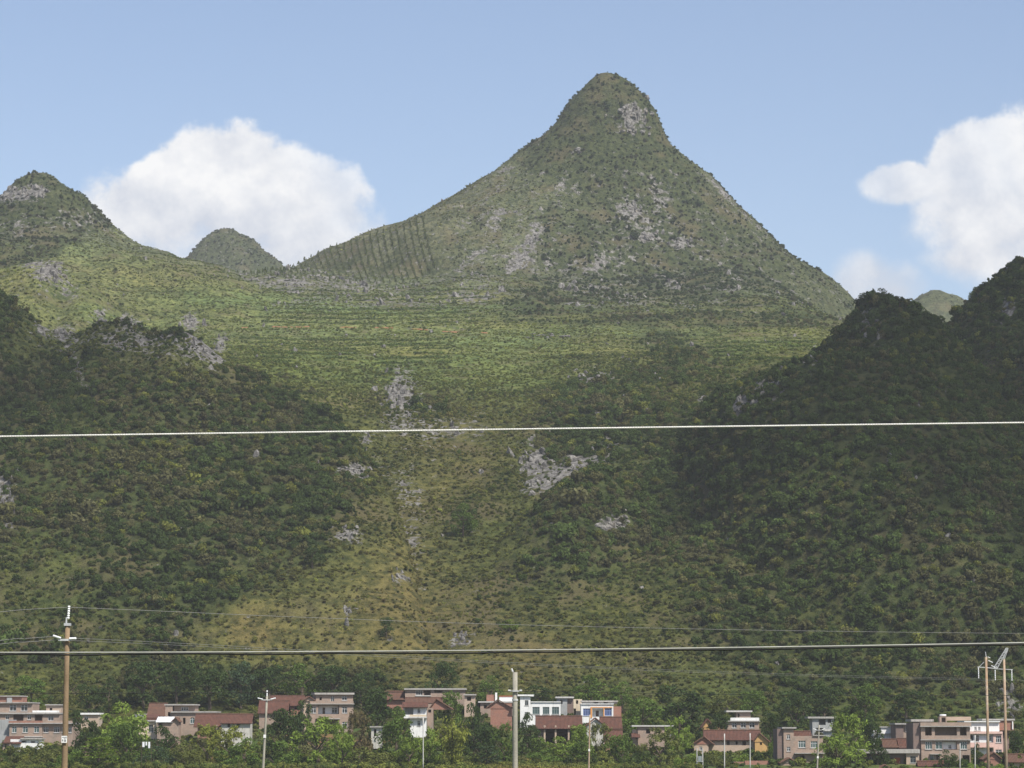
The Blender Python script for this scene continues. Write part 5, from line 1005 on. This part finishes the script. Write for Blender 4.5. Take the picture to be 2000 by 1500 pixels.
strokes([(-.9, .9, -.2, .9), (.1, .9, .1, .3), (.5, .9, 1, .9), (.75, .9, .75, .3), (-.6, -.2, -.6, -.9), (-.9, -.4, -.6, -.2), (.1, -.2, .6, -.2), (.1, -.55, .6, -.55), (.1, -.9, .6, -.9), (.6, -.55, .6, -.9)], 'plate_lettering', pl, px_, pz, .09, -.192)
r2, d2, ft2 = pole('utility_pole', 'thick grey concrete pole with two metal bands near the middle of the picture', 1006, 1313, 1006, 130, .11, .145, 'pole_grey')
for py_, hw in ((1350, .24), (1367, .16)):
    zz = at(1006, py_, 130).z - ft2.z; MB().tube([d2 * ((zz - .04) / d2.z), d2 * ((zz + .04) / d2.z)], .14, 14).build('band', MATS['steel'], r2)
    if hw > .2:
        MB().box(d2.x - hw, d2.x + hw, -.2, -.145, zz - .03, zz + .03).build('crossarm', MATS['steel'], r2)
        for sg in (-1, 1): insulator(r2, (d2.x + sg * .2, -.22, zz + .02), (sg, 0, .1), .12, .05)
insulator(r2, d2 + Vector((-.1, 0, .02)), (-.4, 0, 1), .16, .045); MB().tube([d2 + Vector((-.1, 0, .0)), d2 + Vector((0, 0, -.08))], .02, 6).build('bracket', MATS['steel'], r2)
def thin_pole(label, xt, yt, xb, Y, rr, mat, arm=None, plate=None):
    r, d_, ft = pole('utility_pole', label, xt, yt, xb, Y, rr * .75, rr, mat)
    if arm:
        zz = at(xt, arm, Y).z - ft.z; q = d_ * (zz / d_.z); MB().box(q.x - .5, q.x + .5, q.y - .2, q.y - .14, zz - .04, zz + .04).build('crossarm', MATS['steel'], r)
        for sg in (-1, 1): insulator(r, (q.x + sg * .35, q.y - .2, zz + .05), (sg, 0, .25), .5, .07)
    if plate:
        zz = at(xt, plate, Y).z - ft.z; q = d_ * (zz / d_.z); MB().box(q.x - .12, q.x + .12, q.y - rr - .05, q.y - rr - .03, zz - .15, zz + .15).build('number_plate', MATS['plate_white'], r)
    return r, d_, ft
r, d_, ft = thin_pole('thin leaning grey pole with two white insulators left of the brick villa', 521.5, 1360, 514, 262, .13, 'pole_grey', 1367, 1438); insulator(r, d_, (0, 0, 1), .55, .08)
thin_pole('thin brown pole with a small white plate in front of the white-gabled house', 1152, 1396, 1150, 385, .125, 'pole_rust', None, 1465)
thin_pole('thin pale pole with a small crossarm in front of the vine-towered house', 1600, 1416, 1596, 390, .125, 'pole_grey', 1426, 1479)
for lab, a, b, c_, Y, q in (('slender white post in front of the mud-brick farmhouse wall', 1415, 1433, 1415, 540, .10), ('slender white post near the ochre gable of the farmhouse', 1465, 1432, 1465, 542, .09), ('slender pale post in front of the white and pink house', 1904.5, 1436, 1904.5, 540, .10), ('short pale post in front of the big brick house', 1875, 1452, 1875, 541, .08), ('slender white post before the narrow white tile house', 826.5, 1402, 826.5, 541, .09)):
    pole('village_post', lab, a, b, c_, Y, q, q * 1.1, 'concrete_pale', 'post')
# transformer stand
Yt = 541; tr = tag(empty('transformer_stand', at(1367, 1500, Yt)), 'small two-post transformer stand beside the farmhouse porch', 'transformer', None); S = Yt / 5540
for x in (-.5, .5): MB().tube([(x * 1.1, 0, -.5), (x * 1.1, 0, 38 * S)], .1, 8).build('post', MATS['concrete_pale'], tr)
MB().box(-.62, .62, -.25, .25, 12 * S, 13.2 * S).build('platform', MATS['steel'], tr); MB().box(-.35, .35, -.3, .3, 13.4 * S, 23 * S).build('transformer_box', MATS['frame_grey'], tr)
# twin-pole pylon
Yh = 330; hf = at(1944, 1500, Yh); hf.z = 0; H = tag(empty('twin_pole_pylon', hf), 'twin-pole pylon with a lattice bracket at the right', 'pylon')
tops = [at(1926, 1283, Yh) - hf, at(1961, 1288, Yh) - hf]
for t in tops: MB().tube([(t.x, 0, -.6), (t.x, 0, t.z * .5), (t.x, 0, t.z)], [.19, .165, .13], 12).build('shaft', MATS['pole_rust'], H, True)
def hp(px, py): return at(px, py, Yh) - hf
MB().tube([hp(1909, 1303), hp(1926, 1304), hp(1946, 1306)], .05, 5).build('crossarm', MATS['steel'], H); MB().tube([hp(1946, 1306.5), hp(1978, 1308)], .04, 5).build('crossarm', MATS['steel'], H)
MB().tube([hp(1912, 1303), hp(1922, 1293)], .035, 5).build('brace', MATS['steel'], H)
m = MB(); a0, a1, b0, b1 = hp(1941, 1304), hp(1948, 1305), hp(1965, 1266), hp(1969, 1266.5)
for e0, e1 in ((a0, b0), (a1, b1), (b0, b1), (a0, a1)): m.tube([e0, e1], .045, 5)
for i in range(7): t0, t1 = i / 7, (i + 1) / 7; m.tube([a0.lerp(b0, t0), a1.lerp(b1, t1)], .028, 4); m.tube([a1.lerp(b1, t0), a0.lerp(b0, t1)], .028, 4)
m.tube([b1, hp(1961, 1290)], .04, 5); m.tube([b0, hp(1959.5, 1290)], .04, 5); m.build('lattice_bracket', MATS['steel'], H)
MB().tube([hp(1926, 1283), hp(1924.5, 1273)], .05, 5).build('spike', MATS['steel'], H)
for q in ((1929, 1283, 1934, 1285), (1930, 1290, 1939, 1294), (1936, 1300, 1943, 1303)): insulator(H, hp(q[0], q[1]), hp(q[2], q[3]) - hp(q[0], q[1]), (hp(q[2], q[3]) - hp(q[0], q[1])).length, .06)
for x, y in ((1911, 1304), (1943.5, 1308), (1976, 1309)): insulator(H, hp(x, y), (0, 0, -1), 1.25, .07)
# wires
def spline(pts, n=24):
    out = []; k = len(pts)
    for i in range(k - 1):
        p0, p1, p2, p3 = pts[max(i - 1, 0)], pts[i], pts[i + 1], pts[min(i + 2, k - 1)]
        for j in range(n):
            t = j / n; out.append(.5 * ((2 * p1) + (p2 - p0) * t + (2 * p0 - 5 * p1 + 4 * p2 - p3) * t * t + (3 * p1 - p0 - 3 * p2 + p3) * t ** 3))
    out.append(pts[-1]); return out
def wire(name, label, pts, r, mat, n=6):
    P = spline([at(*p) for p in pts]); c = P[len(P) // 2]; o = MB().tube([p - c for p in P], r, n).build(name, MATS[mat], None, True); o.location = c
    return tag(o, label, 'wire' if 'cable' not in name else 'cable', 'overhead lines')
# twisted white cable, close by
Yc = 13.0; pts = [at(x, 838.5 - (x - 1000) * .0135 + ((x - 1000) / 1000) ** 2 * 0.6, Yc) for x in range(-600, 2601, 100)]; P = spline(pts, 40); c = P[len(P) // 2]; m = MB(); seg_l = [0]
for i in range(1, len(P)): seg_l.append(seg_l[-1] + (P[i] - P[i - 1]).length)
for k in range(3):
    Q = []; st = .0055; L_ = seg_l[-1]; nq = int(L_ / st); j = 0
    for i in range(nq):
        s_ = i * st
        while j < len(P) - 2 and seg_l[j + 1] < s_: j += 1
        p = P[j].lerp(P[j + 1], (s_ - seg_l[j]) / max(seg_l[j + 1] - seg_l[j], 1e-6)); a = s_ / .036 * 2 * pi + k * 2.094
        Q.append(p - c + Vector((0, cos(a), sin(a))) * .0020)
    m.tube(Q, .0024, 5)
o = m.build('twisted_cable', MATS['cable_white'], None, True); o.location = c; tag(o, 'white twisted cable crossing the whole width above mid-height', 'cable', 'overhead lines')
Yc = 14.0; yy = lambda x: 1271.5 - (x - 1000) * .0095 - ((x - 1000) / 1000) ** 2 * 5
wire('strand_cable', 'pale grey strand carrying the black cable across the lower third', [(x, yy(x) - 1.6, Yc) for x in range(-700, 2701, 200)], .0034, 'cable_grey', 8)
wire('black_cable', 'black wavy cable hanging from the pale grey strand', [(x, yy(x) + 2.2 + random.uniform(-.9, 1.2), Yc) for x in range(-700, 2701, 85)], .0042, 'cable_black', 8)
wire('power_line', 'thin wire from the top insulator of the brown pole running right', [(132, 1186, 115), (300, 1193, 118), (600, 1206, 125), (1000, 1220, 135), (1500, 1231, 150), (2000, 1237, 165), (2500, 1238, 180)], .011, 'wire_dull')
wire('power_line', 'thin wire from the top insulator of the brown pole running off the left edge', [(132, 1186, 115), (60, 1190, 113), (0, 1195, 112), (-300, 1225, 106)], .011, 'wire_dull')
wire('power_line', 'thin wire from the left insulator of the brown pole off the left edge', [(108, 1243, 115), (50, 1247, 114), (0, 1251, 113), (-300, 1290, 106)], .011, 'wire_dull')
wire('power_line', 'lower thin wire from the crossarm of the brown pole off the left edge', [(121, 1249, 115), (50, 1254, 114), (0, 1258, 113), (-300, 1296, 106)], .011, 'wire_dull')
wire('power_line', 'upper thin wire from the brown pole to the left insulator of the pylon', [(148, 1246.5, 115), (400, 1259, 145), (700, 1276, 180), (1000, 1294, 215), (1300, 1308, 250), (1600, 1318, 290), (1911, 1325.5, 329.8)], .011, 'wire_dull')
wire('power_line', 'second thin wire below the first between brown pole and pylon', [(137, 1251, 114.9), (400, 1263, 145), (700, 1280, 180), (1000, 1297, 215), (1300, 1311, 250), (1600, 1321, 290), (1943.5, 1329, 330)], .011, 'wire_dull')
wire('power_line', 'thin wire from the pylon to the right edge of the picture', [(1911, 1325.5, 330.2), (1976, 1328, 336), (2100, 1330, 350), (2500, 1330, 390)], .011, 'wire_dull')
wire('power_line', 'dark wire from the grey pole off the left edge above the village roofs', [(1001, 1350, 129.8), (800, 1352, 126), (600, 1352.5, 122), (300, 1353.5, 118), (0, 1354.5, 114), (-400, 1350, 108)], .013, 'cable_black')
wire('power_line', 'dark wire from the grey pole off the right edge above the village roofs', [(1011, 1350, 129.8), (1200, 1353, 133), (1400, 1356, 137), (1600, 1358, 141), (2000, 1358, 148), (2500, 1352, 158)], .013, 'cable_black')
# laundry line by the cream house
Yl = 545; lr = tag(empty('laundry_line', at(286, 1474, Yl)), 'white washing hung between two posts below the cream house', 'laundry'); S = Yl / 5540
for x in (-.95, .95): MB().tube([(x, 0, -3.0), (x, 0, 26 * S)], .04, 6).build('post', MATS['wood_dark'], lr)
MB().tube([(-.95, 0, 25 * S), (.95, 0, 25 * S)], .012, 5).build('line', MATS['wire_dull'], lr)
for x, w, l in ((-.6, .42, 1.0), (-.05, .3, .7), (.5, .36, 1.2)):
    m = MB(); 
    for i in range(6): x0, x1 = x - w / 2 + w * i / 6, x - w / 2 + w * (i + 1) / 6; y0, y1 = .05 * sin(i * 2.1), .05 * sin((i + 1) * 2.1); m.quad((x0, y0 * .2, 25 * S), (x1, y1 * .2, 25 * S), (x1, y1, 25 * S - l), (x0, y0, 25 * S - l))
    m.build('cloth', MATS['laundry'], lr)

# ------------------------------------------------------------------ clouds whose shadows lie on the side hills (up behind the camera, towards the sun)
def cloud(label, tx, ty, tz, rx, ry, rz, alt, dens, seed):
    """one lumpy cumulus body; its shadow falls round (tx, ty, tz)"""
    c = Vector((tx, ty, tz)) + to_sun * ((alt - tz) / to_sun.z)
    CLOUD, N, bs, out = new_mat('cloud_vapour'); CLOUD.node_tree.nodes.remove(bs)
    vs = N.n('ShaderNodeVolumeScatter'); vs.inputs[0].default_value = (.97, .97, .97, 1); vs.inputs['Density'].default_value = dens; N.put(out.inputs['Volume'], vs.outputs[0])
    bm = bmesh.new(); bmesh.ops.create_icosphere(bm, subdivisions=5, radius=1)
    for v in bm.verts:
        q = v.co * 1.6 + Vector((seed * 5.7, 0, 0)); f = 1 + .42 * mnoise.noise(q) + .26 * mnoise.noise(q * 2.3) + .12 * mnoise.noise(q * 5.1)
        z = v.co.z * f; v.co = Vector((v.co.x * f * rx, v.co.y * f * ry, (z if z > 0 else z * .35) * rz))
    me = bpy.data.meshes.new('cumulus_cloud'); bm.to_mesh(me); bm.free(); me.materials.append(CLOUD); me.polygons.foreach_set('use_smooth', [True] * len(me.polygons))
    o = link(bpy.data.objects.new('cumulus_cloud', me)); o.location = c; tag(o, label, None, None, 'stuff')
cloud('cumulus overhead shading the pyramid hill', 150, 840, 80, 98, 150, 70, 1000, .015, 3)
cloud('cumulus overhead shading the forested ridge', -175, 870, 110, 80, 85, 45, 1000, .010, 8)
HAZE_DENSITY = 0.000085
m, N, bs, out = new_mat('haze_air'); m.node_tree.nodes.remove(bs)
pv = N.n('ShaderNodeVolumePrincipled'); pv.inputs['Color'].default_value = (.93, .96, 1.0, 1); pv.inputs['Density'].default_value = HAZE_DENSITY; pv.inputs['Anisotropy'].default_value = 0.0
N.put(out.inputs['Volume'], pv.outputs[0])
hz = MB().box(-3100, 3100, -1600, 3600, -8, 440).build('haze', m); tag(hz, 'thin bluish haze over the whole valley', None, None, 'stuff')
